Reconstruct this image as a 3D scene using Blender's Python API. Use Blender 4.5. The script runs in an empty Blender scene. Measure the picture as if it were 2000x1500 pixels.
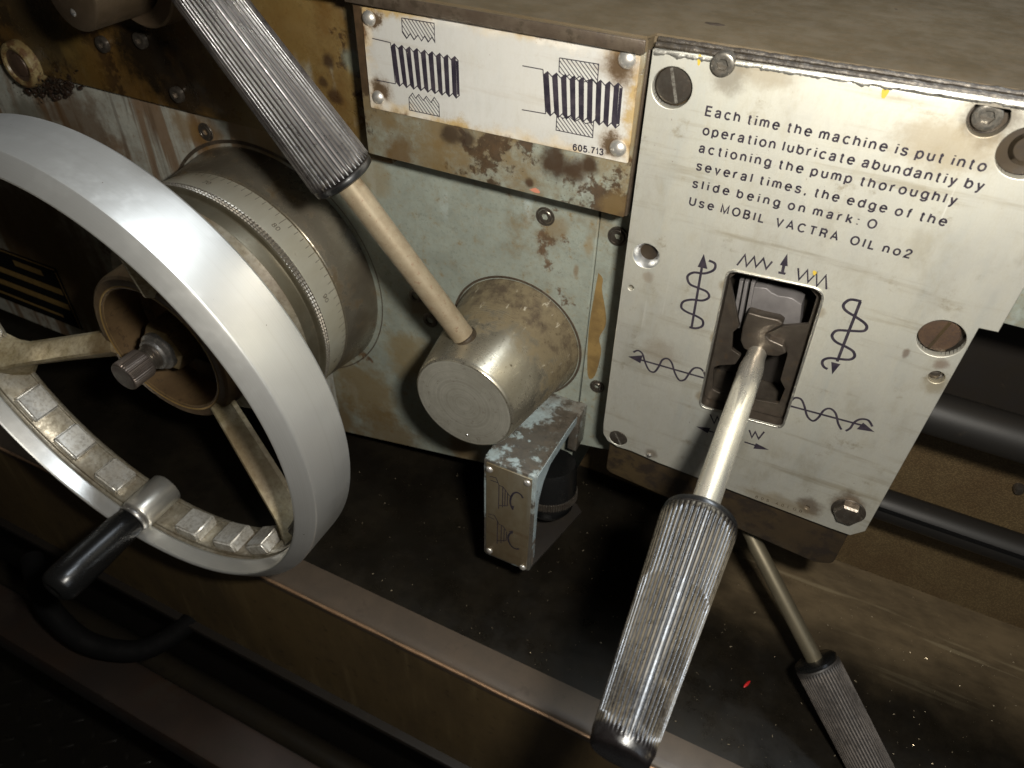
import bpy, bmesh, math, random
from mathutils import Vector, Matrix, noise as mnoise
random.seed(7)
S = 0.001                       # everything below is written in millimetres
sc = bpy.context.scene
COL = sc.collection
R = math.radians

# ------------------------------------------------------------------ camera
PX_F = 1458.19
pitch, yaw, roll = R(41.726), R(-24.821), R(-1.856)
fw = Vector((math.sin(yaw)*math.cos(pitch), math.cos(yaw)*math.cos(pitch), -math.sin(pitch)))
rt = Vector((math.cos(yaw), -math.sin(yaw), 0.0))
dn = fw.cross(rt)
rt, dn = rt*math.cos(roll)+dn*math.sin(roll), dn*math.cos(roll)-rt*math.sin(roll)
CAM = Vector((84.8, -306.6, 97.1))
cd = bpy.data.cameras.new('camera'); co = bpy.data.objects.new('camera', cd); COL.objects.link(co)
m = Matrix((rt, -dn, -fw)).transposed().to_4x4(); m.translation = CAM*S
co.matrix_world = m
cd.sensor_width = 36.0; cd.lens = PX_F/2000*36; cd.clip_start = 0.005; cd.clip_end = 60
cd.dof.use_dof = True; cd.dof.focus_distance = 0.36; cd.dof.aperture_fstop = 16
sc.camera = co

def ray(px, py): return rt*((px-1000)/PX_F) + dn*((py-750)/PX_F) + fw
def at(px, py, Y=0.0):          # photo pixel -> point of the plane Y
    d = ray(px, py); return CAM + d*((Y-CAM.y)/d.y)
def atz(px, py, Z):
    d = ray(px, py); return CAM + d*((Z-CAM.z)/d.z)
def wd(px, py, dep): return CAM + ray(px, py)*dep

# ------------------------------------------------------------------ light
w = bpy.data.worlds.new('World'); sc.world = w; w.use_nodes = True
w.node_tree.nodes['Background'].inputs[0].default_value = (1.0, 0.84, 0.6, 1)
w.node_tree.nodes['Background'].inputs[1].default_value = 0.018

def area(name, loc, target, sx, sy, power, col):
    l = bpy.data.lights.new(name, 'AREA'); l.shape = 'RECTANGLE'; l.size = sx*S; l.size_y = sy*S
    l.energy = power; l.color = col
    o = bpy.data.objects.new(name, l); COL.objects.link(o); o.location = Vector(loc)*S
    o.rotation_euler = (Vector(target)-Vector(loc)).to_track_quat('-Z', 'Y').to_euler()
    return o
flash_pos = CAM + rt*56 - dn*24 - fw*5
area('camera_flash', flash_pos, at(1200, 420, 0), 30, 18, 2.45, (1.0, 0.96, 0.875))
area('side_window', (760, -420, 120), (-120, -60, -180), 300, 420, 0.5, (0.80, 0.90, 1.0))
area('ceiling_tube', (430, 290, 1450), (20, -90, -250), 700, 200, 22.0, (0.84, 0.92, 1.0))

vs = sc.view_settings
vs.view_transform = 'Standard'; vs.look = 'None'; vs.exposure = 0; vs.gamma = 1; vs.use_curve_mapping = False

# ------------------------------------------------------------------ material helper
class MT:
    def __init__(s, name, rough=0.5, metal=0.0, col=(.5, .5, .5), spec=0.5):
        s.m = bpy.data.materials.new(name); s.m.use_nodes = True
        s.nt = s.m.node_tree; s.n = s.nt.nodes
        s.b = s.n['Principled BSDF']
        s.set('Base Color', col); s.set('Roughness', rough); s.set('Metallic', metal); s.set('Specular IOR Level', spec)
        s.tc = s.n.new('ShaderNodeTexCoord').outputs['Object']
    def lk(s, a, b):
        if isinstance(a, (int, float)): b.default_value = a
        elif isinstance(a, tuple):
            b.default_value = (*a, 1) if len(a) == 3 and b.type == 'RGBA' else a
        else: s.nt.links.new(a, b)
    def set(s, inp, v): s.lk(v, s.b.inputs[inp]); return s
    def map(s, scale, loc=(0, 0, 0), rot=(0, 0, 0)):
        n = s.n.new('ShaderNodeMapping'); s.lk(s.tc, n.inputs[0])
        n.inputs['Scale'].default_value = scale; n.inputs['Location'].default_value = loc; n.inputs['Rotation'].default_value = rot
        return n.outputs[0]
    def noise(s, scale, det=6, rough=.6, st=(1, 1, 1), loc=(0, 0, 0), dist=0.0):
        n = s.n.new('ShaderNodeTexNoise'); s.lk(s.map(st, loc), n.inputs['Vector'])
        n.inputs['Scale'].default_value = scale; n.inputs['Detail'].default_value = det
        n.inputs['Roughness'].default_value = rough; n.inputs['Distortion'].default_value = dist
        return n.outputs['Fac']
    def voro(s, scale, feature='F1', st=(1, 1, 1)):
        n = s.n.new('ShaderNodeTexVoronoi'); n.feature = feature; s.lk(s.map(st), n.inputs['Vector']); n.inputs['Scale'].default_value = scale
        return n.outputs['Distance']
    def ramp(s, f, lo, hi, a=0.0, b=1.0):
        n = s.n.new('ShaderNodeMapRange'); n.interpolation_type = 'SMOOTHSTEP'
        s.lk(f, n.inputs[0]); n.inputs[1].default_value = lo; n.inputs[2].default_value = hi
        n.inputs[3].default_value = a; n.inputs[4].default_value = b
        return n.outputs[0]
    def mix(s, f, a, b, mode='MIX'):
        n = s.n.new('ShaderNodeMix'); n.data_type = 'RGBA'; n.blend_type = mode
        s.lk(f, n.inputs[0]); s.lk(a, n.inputs[6]); s.lk(b, n.inputs[7]); return n.outputs[2]
    def op(s, o, a, b=0.0):
        n = s.n.new('ShaderNodeMath'); n.operation = o; s.lk(a, n.inputs[0]); s.lk(b, n.inputs[1]); return n.outputs[0]
    def xyz(s):
        n = s.n.new('ShaderNodeSeparateXYZ'); s.lk(s.tc, n.inputs[0]); return n.outputs
    def attr(s, name):
        n = s.n.new('ShaderNodeAttribute'); n.attribute_name = name; return n.outputs['Fac']
    def bump(s, h, dist, strength=1.0):
        n = s.n.new('ShaderNodeBump'); n.inputs['Distance'].default_value = dist*S; n.inputs['Strength'].default_value = strength
        s.lk(h, n.inputs['Height'])
        if s.b.inputs['Normal'].is_linked: s.nt.links.new(s.b.inputs['Normal'].links[0].from_socket, n.inputs['Normal'])
        s.lk(n.outputs[0], s.b.inputs['Normal']); return s

# --- aluminium cover plate: worn satin metal, yellowed, faint brushed lines and smears
def alu(name, c1, c2, stain, amount, rough, seed=0, mt=.80):
    t = MT(name, rough, mt)
    broad = t.noise(16, 6, .62, (1, 1, .6), (seed, 0, 0)); fine = t.noise(260, 5, .75, (1, 1, .5)); streak = t.noise(90, 5, .65, (.12, 1, 1.4), (seed, 3, 0))
    vst = t.noise(60, 5, .6, (1, 1, .12), (seed, 4, 4), .3)
    c = t.mix(t.ramp(broad, .3, .7), c1, c2)
    c = t.mix(t.op('MULTIPLY', t.ramp(vst, .50, .72), .30*amount), c, (.56, .60, .58))
    c = t.mix(t.op('MULTIPLY', t.ramp(t.noise(42, 6, .7, (1, 1, .5), (seed, 2, 7)), .50, .70), .42*amount), c, (.50, .45, .33))
    c = t.mix(t.op('MULTIPLY', t.ramp(streak, .54, .72), .42*amount), c, stain)
    c = t.mix(t.op('MULTIPLY', t.ramp(t.noise(55, 8, .75, loc=(seed, 9, 2)), .57, .70), .55*amount), c, stain)
    c = t.mix(t.op('MULTIPLY', t.ramp(fine, .40, .70), .22*amount), c, (.42, .38, .28))
    spots = t.ramp(t.noise(560, 3, .6, loc=(seed, 1, 5)), .66, .74)
    where = t.ramp(t.noise(34, 3, .5, loc=(seed+4, 1, 5)), .50, .62)
    c = t.mix(t.op('MULTIPLY', t.op('MULTIPLY', spots, where), .75), c, (.20, .10, .05))
    scr = t.ramp(t.noise(170, 2, .4, (1, 1, .03), (seed, 7, 1)), .66, .70)
    s2 = t.n.new('ShaderNodeTexNoise'); t.lk(t.map((1, 1, .04), (seed, 1, 1), (0, .9, 0)), s2.inputs['Vector']); s2.inputs['Scale'].default_value = 210; s2.inputs['Detail'].default_value = 2
    scr2 = t.op('MULTIPLY', t.ramp(s2.outputs['Fac'], .68, .71), t.ramp(t.noise(25, 2, .5, loc=(1, 1, seed)), .5, .6))
    c = t.mix(t.op('MULTIPLY', scr2, .5*amount), c, (.90, .88, .80))
    t.set('Base Color', c)
    t.set('Roughness', t.op('ADD', t.ramp(broad, .25, .75, rough-.10, rough+.08), t.op('MULTIPLY', t.op('SUBTRACT', fine, .5), .22)))
    t.bump(t.noise(900, 3, .6, (.15, 1, 1)), .02, .5).bump(scr, .02, .4).bump(t.noise(35, 3, .5), .25, .25)
    return t
alu_plate = alu('worn_aluminium', (.82, .805, .72), (.655, .64, .555), (.34, .275, .16), 1.15, .57)
PLATE_T = alu_plate; alu_plate = alu_plate.m
alu_small = alu('riveted_sign_metal', (.84, .83, .79), (.77, .75, .69), (.40, .30, .17), .5, .56, 5, .55)
# rust creeping in from the sign's edges (object origin = sign centre)
x, y, z = alu_small.xyz()
ex = alu_small.op('SUBTRACT', .068, alu_small.op('ABSOLUTE', x)); ez = alu_small.op('SUBTRACT', .024, alu_small.op('ABSOLUTE', z))
edge = alu_small.op('MINIMUM', ex, ez)
edge = alu_small.op('ADD', edge, alu_small.op('MULTIPLY', alu_small.op('SUBTRACT', alu_small.noise(70, 7, .7), .5), .022))
prev = alu_small.b.inputs['Base Color'].links[0].from_socket
def spot(cx_, cz_, r0, r1):
    dx_ = alu_small.op('SUBTRACT', x, cx_); dz_ = alu_small.op('SUBTRACT', z, cz_)
    d_ = alu_small.op('SQRT', alu_small.op('ADD', alu_small.op('MULTIPLY', dx_, dx_), alu_small.op('MULTIPLY', dz_, dz_)))
    d_ = alu_small.op('ADD', d_, alu_small.op('MULTIPLY', alu_small.op('SUBTRACT', alu_small.noise(160, 7, .75, loc=(cx_*50, 0, 0)), .5), .014))
    return alu_small.ramp(d_, r1, r0)
big = alu_small.ramp(alu_small.noise(26, 3, .5, loc=(3, 3, 1)), .40, .62)
c = alu_small.mix(alu_small.op('MULTIPLY', alu_small.ramp(edge, .0058, -.0005), alu_small.op('ADD', big, .22)), prev, (.50, .36, .17))
for sx_, sz_, r_ in ((.0600, .0175, .0135), (.0600, -.0165, .0095), (-.0625, .0185, .007), (-.0625, -.0150, .010)):
    c = alu_small.mix(alu_small.op('MULTIPLY', spot(sx_, sz_, .002, r_), .8), c, (.26, .15, .05))
    c = alu_small.mix(alu_small.op('MULTIPLY', spot(sx_, sz_, .003, r_*.62), .8), c, (.09, .05, .02))
c = alu_small.mix(alu_small.ramp(edge, .0006, -.0040), c, (.13, .065, .025))
alu_small.set('Base Color', c); alu_small.set('Metallic', alu_small.ramp(edge, -.002, .005, .1, .55))
alu_small = alu_small.m

bracket_sign = alu('bracket_sign_metal', (.37, .30, .19), (.27, .205, .12), (.20, .10, .04), 1.0, .5, 11).m

# --- sage green machine paint with oil runs, chips and rust
def paint(name, green, brown, dark, film, chips, streaks, rough=.42, pale_amt=.45, seed=0):
    """film 0..1: how much of the paint sits under a soft brown oil film; chips 0..1: bare brown patches"""
    t = MT(name, rough, 0.0)
    b1 = t.noise(11, 8, .62, loc=(seed, 0, 0)); b2 = t.noise(48, 8, .74, loc=(2, seed, 4)); b3 = t.noise(190, 6, .75, loc=(seed, 2, 4))
    st = t.noise(36, 5, .6, (1, 1, .10), (seed, 1, 2), .9); st2 = t.noise(80, 4, .6, (1, 1, .08), (seed, 5, 2), .8)
    pale = t.noise(75, 4, .5, (1, 1, .3), (5+seed, 0, 0))
    c = t.mix(t.ramp(b2, .3, .7), green, tuple(v*.74 for v in green))
    c = t.mix(t.op('MULTIPLY', t.ramp(pale, .60, .72), pale_amt), c, (.39, .44, .42))
    mid = tuple(.55*g+.45*b for g, b in zip(green, brown))
    c = t.mix(t.op('MULTIPLY', t.ramp(b3, .46, .66), .55), c, mid)
    wide = t.op('ADD', t.op('MULTIPLY', b1, .62), t.op('MULTIPLY', b2, .38))
    c = t.mix(t.op('MULTIPLY', t.ramp(wide, .62-.36*film, .74-.30*film), .78), c, brown)
    c = t.mix(t.op('MULTIPLY', t.ramp(b3, .58, .70), .7), c, brown)
    c = t.mix(t.op('MULTIPLY', t.ramp(t.noise(420, 4, .75, loc=(seed, 8, 1)), .52, .70), .45), c, tuple(v*.45 for v in green))
    if streaks:
        c = t.mix(t.op('MULTIPLY', t.ramp(st, .63-streaks, .73-streaks), .8), c, brown)
        c = t.mix(t.op('MULTIPLY', t.ramp(st2, .68-streaks, .80-streaks), .45), c, dark)
    edgev = t.op('ADD', t.op('MULTIPLY', t.noise(20, 4, .55, loc=(7, seed, 7)), .7), t.op('MULTIPLY', t.noise(150, 5, .7, loc=(7, 7, seed)), .3))
    chip = t.ramp(edgev, .652-.3*chips, .692-.3*chips)
    c = t.mix(t.op('MULTIPLY', chip, .92), c, t.mix(t.ramp(b3, .35, .65), dark, tuple(v*1.7 for v in dark)))
    c = t.mix(t.op('MULTIPLY', t.ramp(t.noise(800, 3, .6, loc=(1, seed, 0)), .66, .74), .75), c, dark)
    t.set('Base Color', c)
    t.set('Roughness', t.ramp(t.noise(45, 5, .7, loc=(1, 8, 0)), .3, .7, rough-.14, rough+.16))
    t.bump(b2, .10, .5).bump(t.op('MULTIPLY', chip, -1.0), .12, .7).bump(t.noise(900, 3, .6), .03, .5)
    return t.m
paint_sage = paint('sage_paint', (.290, .315, .270), (.19, .125, .045), (.075, .045, .025), .20, .14, 0, .40, .6)
paint_rusty = paint('rusty_sage_paint', (.275, .305, .26), (.165, .10, .030), (.042, .024, .012), .72, .48, 0, .42, .5, 3)
paint_oily_shaded = paint('oil_stained_shaded_paint', (.150, .100, .036), (.100, .050, .012), (.030, .016, .006), .60, .40, .0, .28, .25, 5)
paint_blue2 = paint('worn_blue_grey_paint', (.36, .43, .45), (.17, .14, .10), (.10, .075, .055), .12, .30, 0, .3, .3, 8)
OILY_SHADED_T = bpy.data.materials['oil_stained_shaded_paint']
paint_run = paint('streaked_paint', (.47, .47, .41), (.18, .10, .045), (.07, .038, .018), .30, .12, .155, .42, .45, 9)
paint_blue = paint('chipped_blue_grey_paint', (.33, .40, .41), (.13, .10, .07), (.050, .040, .030), .45, .62, 0, .32, .3, 6)

def rings(t, cz, scale):
    x, y, z = t.xyz(); z = t.op('SUBTRACT', z, cz)
    r = t.op('SQRT', t.op('ADD', t.op('MULTIPLY', x, x), t.op('MULTIPLY', z, z)))
    n = t.n.new('ShaderNodeCombineXYZ'); t.lk(r, n.inputs[0]); t.lk(y, n.inputs[1])
    k = t.n.new('ShaderNodeTexNoise'); t.lk(n.outputs[0], k.inputs['Vector']); k.inputs['Scale'].default_value = scale; k.inputs['Detail'].default_value = 3
    return k.outputs['Fac']
def rim_mat():
    t = MT('satin_turned_aluminium', .34, .80)
    a = t.noise(10, 3, .5); rg = rings(t, .15, 2600); rg2 = rings(t, .15, 420); d = t.noise(300, 2, .5, loc=(1, 7, 1))
    c = t.mix(t.ramp(a, .3, .7), (.76, .75, .715), (.69, .68, .64))
    c = t.mix(t.op('MULTIPLY', t.ramp(rg, .4, .65), .14), c, (.50, .48, .43))
    c = t.mix(t.op('MULTIPLY', t.ramp(rg2, .5, .7), .12), c, (.50, .47, .40))
    c = t.mix(t.ramp(d, .775, .785), c, (.20, .15, .10))
    t.set('Base Color', c)
    sm = t.ramp(t.noise(70, 6, .7, loc=(4, 4, 1)), .45, .75, 0, .07); sc1 = t.ramp(t.noise(120, 2, .4, (.05, 1, 1), (2, 2, 1)), .66, .70, 0, .10)
    t.set('Roughness', t.op('ADD', t.op('ADD', t.ramp(a, .3, .7, .31, .37), t.op('MULTIPLY', t.op('SUBTRACT', rg, .5), .12)), sm))
    return t.bump(rg, .012, .6).m
def face_mat():
    t = MT('boss_face_steel', .40, .55)
    rg = rings(t, .04, 1500); a = t.noise(45, 6, .7); b = t.noise(300, 4, .7)
    c = t.mix(t.ramp(a, .3, .7), (.50, .48, .41), (.37, .35, .29))
    c = t.mix(t.op('MULTIPLY', t.ramp(rg, .4, .62), .25), c, (.20, .185, .15))
    c = t.mix(t.op('MULTIPLY', t.ramp(b, .56, .72), .5), c, (.13, .10, .07))
    t.set('Base Color', c); t.set('Roughness', t.ramp(a, .3, .7, .30, .46)); return t.bump(rg, .02, .7).bump(b, .03, .5).m
def boss_mat():
    t = MT('lever_boss_steel', .3, .75)
    x, y, z = t.xyz(); a = t.noise(38, 7, .7, (1, .5, 1)); b = t.noise(85, 8, .75, loc=(4, 0, 2)); k = t.noise(240, 5, .7, (1, .35, 1), (2, 5, 0)); rg = rings(t, .04, 1800)
    c = t.mix(t.ramp(a, .3, .7), (.46, .425, .34), (.33, .295, .22))
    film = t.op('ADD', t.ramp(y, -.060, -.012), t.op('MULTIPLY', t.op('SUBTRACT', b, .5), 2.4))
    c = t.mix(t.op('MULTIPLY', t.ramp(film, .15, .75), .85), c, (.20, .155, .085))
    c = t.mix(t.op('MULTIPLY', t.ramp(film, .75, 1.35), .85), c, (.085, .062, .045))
    c = t.mix(t.op('MULTIPLY', t.ramp(k, .62, .70), .7), c, (.60, .55, .43))
    c = t.mix(t.op('MULTIPLY', t.ramp(t.noise(600, 3, .6), .62, .72), .8), c, (.06, .04, .02))
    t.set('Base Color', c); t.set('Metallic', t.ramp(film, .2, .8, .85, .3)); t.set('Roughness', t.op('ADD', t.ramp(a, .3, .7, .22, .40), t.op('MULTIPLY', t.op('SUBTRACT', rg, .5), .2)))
    return t.bump(b, .10, .6).bump(rg, .02, .6).m
def metal(name, c1, c2, rough, dirt, damt, mt=.85, sc1=40, bump=.05, st=(1, 1, 1), polish=0.0):
    t = MT(name, rough, mt)
    a = t.noise(sc1, 6, .65, st); b = t.noise(sc1*2.4, 8, .7, loc=(3, 1, 4))
    c = t.mix(t.ramp(a, .3, .7), c1, c2)
    dm = t.ramp(b, .62-damt, .74-damt)
    c = t.mix(t.op('MULTIPLY', dm, .85), c, dirt)
    t.set('Base Color', c); t.set('Metallic', t.op('SUBTRACT', mt, t.op('MULTIPLY', dm, mt*.75)))
    t.set('Roughness', t.op('ADD', t.ramp(a, .3, .7, rough-.06, rough+.08), t.op('MULTIPLY', dm, .12)))
    t.bump(t.noise(700, 4, .7), bump, .5)
    return t.m
wheel_rim = rim_mat()
def cast(name, c1, c2, dirt, k, mt=.5):
    t = MT(name, .42, mt)
    a = t.noise(110, 6, .7); b = t.noise(420, 5, .75, loc=(3, 1, 4)); w_ = t.noise(28, 4, .55, loc=(1, 6, 2))
    c = t.mix(t.ramp(a, .32, .68), c1, c2)
    c = t.mix(t.op('MULTIPLY', t.ramp(b, .42, .70), .55), c, dirt)
    c = t.mix(t.op('MULTIPLY', t.ramp(w_, .62-k, .78-k), .72), c, dirt)
    t.set('Base Color', c); t.set('Metallic', t.op('SUBTRACT', mt, t.op('MULTIPLY', t.ramp(w_, .6-k, .76-k), mt*.7)))
    t.set('Roughness', t.ramp(a, .3, .7, .30, .52))
    return t.bump(a, .18, .7).bump(b, .06, .7).m
wheel_cast = cast('cast_aluminium_dirty', (.36, .33, .265), (.235, .205, .145), (.085, .055, .025), .14)
wheel_block = cast('worn_cast_aluminium', (.84, .82, .76), (.66, .63, .56), (.20, .15, .08), .05, .6)
wheel_hub = metal('hub_brown_oily', (.155, .10, .050), (.105, .066, .033), .36, (.04, .022, .010), .08, .35, 60, .1)
dial_steel = metal('dial_steel', (.74, .71, .60), (.60, .56, .44), .32, (.26, .19, .09), .02, .45, 30, .01, (1, .3, 1))
drum_steel = metal('drum_steel_oily', (.25, .225, .175), (.15, .125, .09), .28, (.085, .058, .028), .10, .65, 26, .02)
knob_steel = boss_mat()
knob_face = face_mat()
rod_steel = metal('lever_rod_steel', (.80, .77, .69), (.68, .64, .55), .25, (.36, .29, .18), -.04, .85, 60, .006)
rod_rusty = metal('speckled_rod_steel', (.36, .295, .20), (.27, .21, .135), .42, (.17, .095, .05), .06, .4, 160, .06)
rod_old = metal('dull_rod_steel', (.20, .17, .115), (.14, .12, .08), .45, (.10, .08, .05), .02, .6, 60, .04)
screw_steel = metal('oily_screw_steel', (.18, .16, .135), (.11, .09, .072), .32, (.07, .045, .03), .06, .8, 250, .1)
screw_mid = metal('greasy_screw_steel', (.34, .32, .28), (.20, .18, .15), .3, (.05, .038, .026), .16, .85, 200, .12)
screw_bright = metal('bright_screw_steel', (.44, .43, .41), (.30, .28, .26), .36, (.09, .07, .05), .10, .9, 250, .06)
rivet_steel = metal('rivet_aluminium', (.80, .78, .74), (.66, .62, .56), .34, (.30, .20, .10), .02, .8, 300, .04)
screw_rust = metal('rusty_screw_head', (.105, .066, .042), (.07, .045, .032), .42, (.045, .028, .02), .12, .3, 250, .15)
rod_dark = metal('dark_feed_shaft', (.026, .022, .018), (.014, .013, .012), .46, (.035, .026, .015), .02, .3, 30, .04, (.2, 1, 1))
def top_mat():
    t = MT('oily_brown_top', .48, .1)
    a = t.noise(14, 7, .7, (.35, 1, 1)); b = t.noise(420, 5, .75, (.5, 1, 1)); g = t.noise(150, 4, .6, (.04, 1, 1), (3, 1, 1))
    c = t.mix(t.ramp(a, .3, .7), (.122, .093, .055), (.084, .064, .038))
    c = t.mix(t.op('MULTIPLY', t.ramp(b, .40, .70), .45), c, (.13, .085, .042))
    c = t.mix(t.op('MULTIPLY', t.ramp(g, .55, .75), .35), c, (.165, .13, .082))
    c = t.mix(t.ramp(t.noise(95, 6, .7, loc=(9, 2, 1)), .70, .74), c, (.06, .04, .025))
    t.set('Base Color', c); t.set('Roughness', t.ramp(t.noise(60, 5, .7), .3, .7, .34, .58))
    return t.bump(b, .05, .8).bump(a, .4, .2).m
top_brown = top_mat()
grime = metal('speckled_grime', (.085, .07, .052), (.038, .03, .022), .38, (.022, .016, .011), .16, .35, 260, .5)
edge_dark = metal('grimy_edge', (.115, .09, .065), (.07, .05, .035), .34, (.035, .025, .015), .12, .3, 90, .25)
box_dark = metal('dark_brown_box', (.065, .045, .022), (.035, .024, .014), .4, (.016, .011, .008), .14, .1, 22, .08)
gate_brown = metal('oily_gate_steel', (.105, .088, .070), (.065, .052, .041), .36, (.04, .025, .013), .08, .6, 120, .05)
gate_grey = metal('grey_casting', (.175, .162, .158), (.125, .115, .112), .5, (.09, .075, .065), .02, .2, 90, .1)
tray_black = metal('black_oily_tray', (.016, .014, .011), (.010, .009, .007), .30, (.030, .024, .016), -.02, .0, 25, .05)
def tray_mat():
    t = MT('oil_black_and_worn_lit_tray', .34, 0, spec=.28)
    x, y, z = t.xyz()
    d = t.op('MINIMUM', t.op('SUBTRACT', x, .080), t.op('SUBTRACT', y, .020))
    d = t.op('ADD', d, t.op('MULTIPLY', t.op('SUBTRACT', t.noise(22, 6, .65), .5), .05))
    f = t.ramp(d, -.012, .055)  # brown worn area also paints in the light falling right of the apron
    n = t.noise(60, 7, .7, (.4, 1, 1))
    brown = t.mix(t.ramp(n, .3, .7), (.160, .118, .068), (.086, .063, .037))
    scr = t.ramp(t.noise(140, 3, .5, (.05, 1, 1), (2, 3, 1)), .66, .72)
    brown = t.mix(t.op('MULTIPLY', scr, .5), brown, (.26, .21, .13))
    blk = t.mix(t.ramp(t.noise(25, 6, .7), .4, .7), (.008, .0065, .0045), (.015, .012, .008))
    t.set('Base Color', t.mix(f, blk, brown)); t.set('Roughness', t.ramp(t.noise(40, 5, .7), .3, .7, .24, .46))
    return t.bump(t.noise(300, 5, .7), .06, .6).bump(t.noise(30, 4, .6), .4, .3).m
tray_mix = tray_mat()
tray_brown = metal('brown_tray_paint', (.085, .062, .043), (.058, .042, .028), .42, (.045, .03, .018), .05, .1, 30, .06)
worn_bronze = metal('worn_bronze_edge', (.36, .22, .125), (.24, .14, .075), .42, (.09, .055, .03), .10, .5, 90, .1)
pipe_dark = metal('dark_pipe', (.030, .024, .016), (.02, .016, .011), .4, (.012, .009, .006), .05, .1, 20, .05)
def side_mat():
    t = MT('tray_front_brown', .42, .05)
    a = t.noise(14, 6, .65, (1, 1, .4)); n = t.n.new('ShaderNodeTexNoise'); t.lk(t.map((1, 1, .10), (0, 0, 0), (0, R(-24), 0)), n.inputs['Vector']); n.inputs['Scale'].default_value = 75; n.inputs['Detail'].default_value = 4
    c = t.mix(t.ramp(a, .3, .7), (.135, .092, .040), (.078, .053, .024))
    c = t.mix(t.op('MULTIPLY', t.ramp(n.outputs['Fac'], .55, .72), .5), c, (.20, .145, .068))
    c = t.mix(t.op('MULTIPLY', t.ramp(t.noise(120, 6, .7), .58, .7), .6), c, (.020, .014, .008))
    t.set('Base Color', c); t.set('Roughness', t.ramp(a, .3, .7, .34, .52)); return t.bump(t.noise(200, 5, .7), .06, .6).m
tray_side = side_mat()
black_plastic = metal('black_plastic', (.008, .008, .008), (.006, .006, .006), .27, (.02, .018, .014), -.1, 0, 30, .02)
black_rubber = metal('black_rubber', (.005, .0045, .0045), (.0035, .0035, .0035), .75, (.03, .025, .02), 0, 0, 60, .05)
black_rubber.node_tree.nodes['Principled BSDF'].inputs['Specular IOR Level'].default_value = .12
cream = metal('cream_paint', (.30, .24, .12), (.17, .115, .045), .36, (.10, .045, .018), .16, 0, 90, .1)
brass = metal('brass_lines', (.46, .30, .10), (.34, .22, .08), .4, (.08, .05, .02), .02, .5, 200, .03)
dark_void = metal('dark_casting', (.02, .016, .012), (.014, .011, .009), .5, (.03, .02, .012), .02, 0, 40, .1)
def ink_mat():
    t = MT('black_ink', .5, 0)
    c = t.mix(t.ramp(t.noise(240, 5, .7), .3, .75), (.012, .009, .018), (.045, .036, .046))
    t.set('Base Color', t.mix(t.ramp(t.noise(420, 4, .6, loc=(2, 4, 5)), .715, .74), c, (.42, .39, .31))); return t.m
ink = ink_mat()
ink_faded = MT('faded_engraving', .5, 0, (.085, .065, .042)).m
yellow = MT('yellow_paint_mark', .45, 0, (.50, .36, .05)).m
red_chip = MT('red_chip', .35, 0, (.55, .02, .02)).m
pink_paint = MT('pink_paint_spot', .5, 0, (.48, .19, .12)).m
ochre = metal('ochre_filler', (.25, .165, .06), (.15, .095, .035), .5, (.12, .07, .03), .03, 0, 90, .1)
swarf_m = MT('swarf', .3, .7, (.66, .55, .38)).m
swarf_bright = MT('bright_swarf', .22, 1.0, (.74, .70, .66)).m
oil_m = metal('wet_oil_sludge', (.03, .018, .012), (.02, .012, .008), .1, (.05, .03, .02), 0, 0, 60, .6)

# ribbed handle plastic: worn ridge tops, oily grooves (ridge height stored per vertex)
def grip_mat(name, hi, lo, rough):
    t = MT(name, rough, .0, spec=.75)
    r = t.attr('ridge'); wear = t.noise(300, 5, .7, (1, 1, 1)); big = t.noise(34, 5, .65, loc=(3, 3, 3)); grain = t.noise(900, 3, .7)
    f = t.op('MULTIPLY', t.ramp(r, .40, .95), t.ramp(wear, .25, .6, .5, 1))
    f = t.op('MULTIPLY', f, t.ramp(big, .36, .60, .35, 1.0))
    c = t.mix(f, lo, hi)
    c = t.mix(t.op('MULTIPLY', t.ramp(t.noise(60, 6, .75, loc=(8, 1, 2)), .58, .74), .6), c, (.15, .125, .09))
    t.set('Base Color', c); t.set('Roughness', t.op('ADD', t.ramp(wear, .3, .7, rough-.06, rough+.14), t.ramp(big, .45, .65, .0, .10)))
    return t.bump(t.noise(420, 4, .7), .10, .6).bump(grain, .05, .7).m
grip_a = grip_mat('ribbed_grip_worn', (.095, .080, .057), (.006, .005, .005), .22)
grip_b = grip_mat('ribbed_grip_dull', (.066, .056, .050), (.008, .0065, .0065), .27)
grip_c = grip_mat('ribbed_grip_grey', (.16, .135, .115), (.03, .026, .023), .5)

# ------------------------------------------------------------------ mesh helpers
def link(name, me, mat, parent=None, loc=None, smooth=True):
    o = bpy.data.objects.new(name, me); COL.objects.link(o)
    if mat: me.materials.clear(); me.materials.append(mat)
    if smooth:
        for p in me.polygons: p.use_smooth = True
    if parent is not None: o.parent = parent
    return o
def obj(name, bm, mat, parent=None, smooth=True, origin=None, sharp=35):
    """bm in world millimetres -> one mesh object; local to its parent, or with its own origin at the base"""
    bmesh.ops.recalc_face_normals(bm, faces=bm.faces)
    if smooth:
        for e in bm.edges:
            if len(e.link_faces) == 2 and e.calc_face_angle(0) > R(sharp): e.smooth = False
    if parent is not None:
        off = parent.location/S
        pp = parent
        while pp.parent is not None: pp = pp.parent; off = off + pp.location/S
        loc = Vector((0, 0, 0))
        if origin is not None: loc = Vector(origin)-off; off = Vector(origin)
    else:
        if origin is None:
            xs = [v.co for v in bm.verts]
            origin = (sum(v.x for v in xs)/len(xs), sum(v.y for v in xs)/len(xs), min(v.z for v in xs))
        off = Vector(origin); loc = off
    for v in bm.verts: v.co = (v.co-off)*S
    me = bpy.data.meshes.new(name); bm.to_mesh(me); bm.free()
    o = link(name, me, mat, parent, smooth=smooth); o.location = loc*S
    return o
def tag(o, label, cat, group=None, kind=None):
    o['label'] = label
    if cat: o['category'] = cat
    if group: o['group'] = group
    if kind: o['kind'] = kind
    return o
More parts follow.
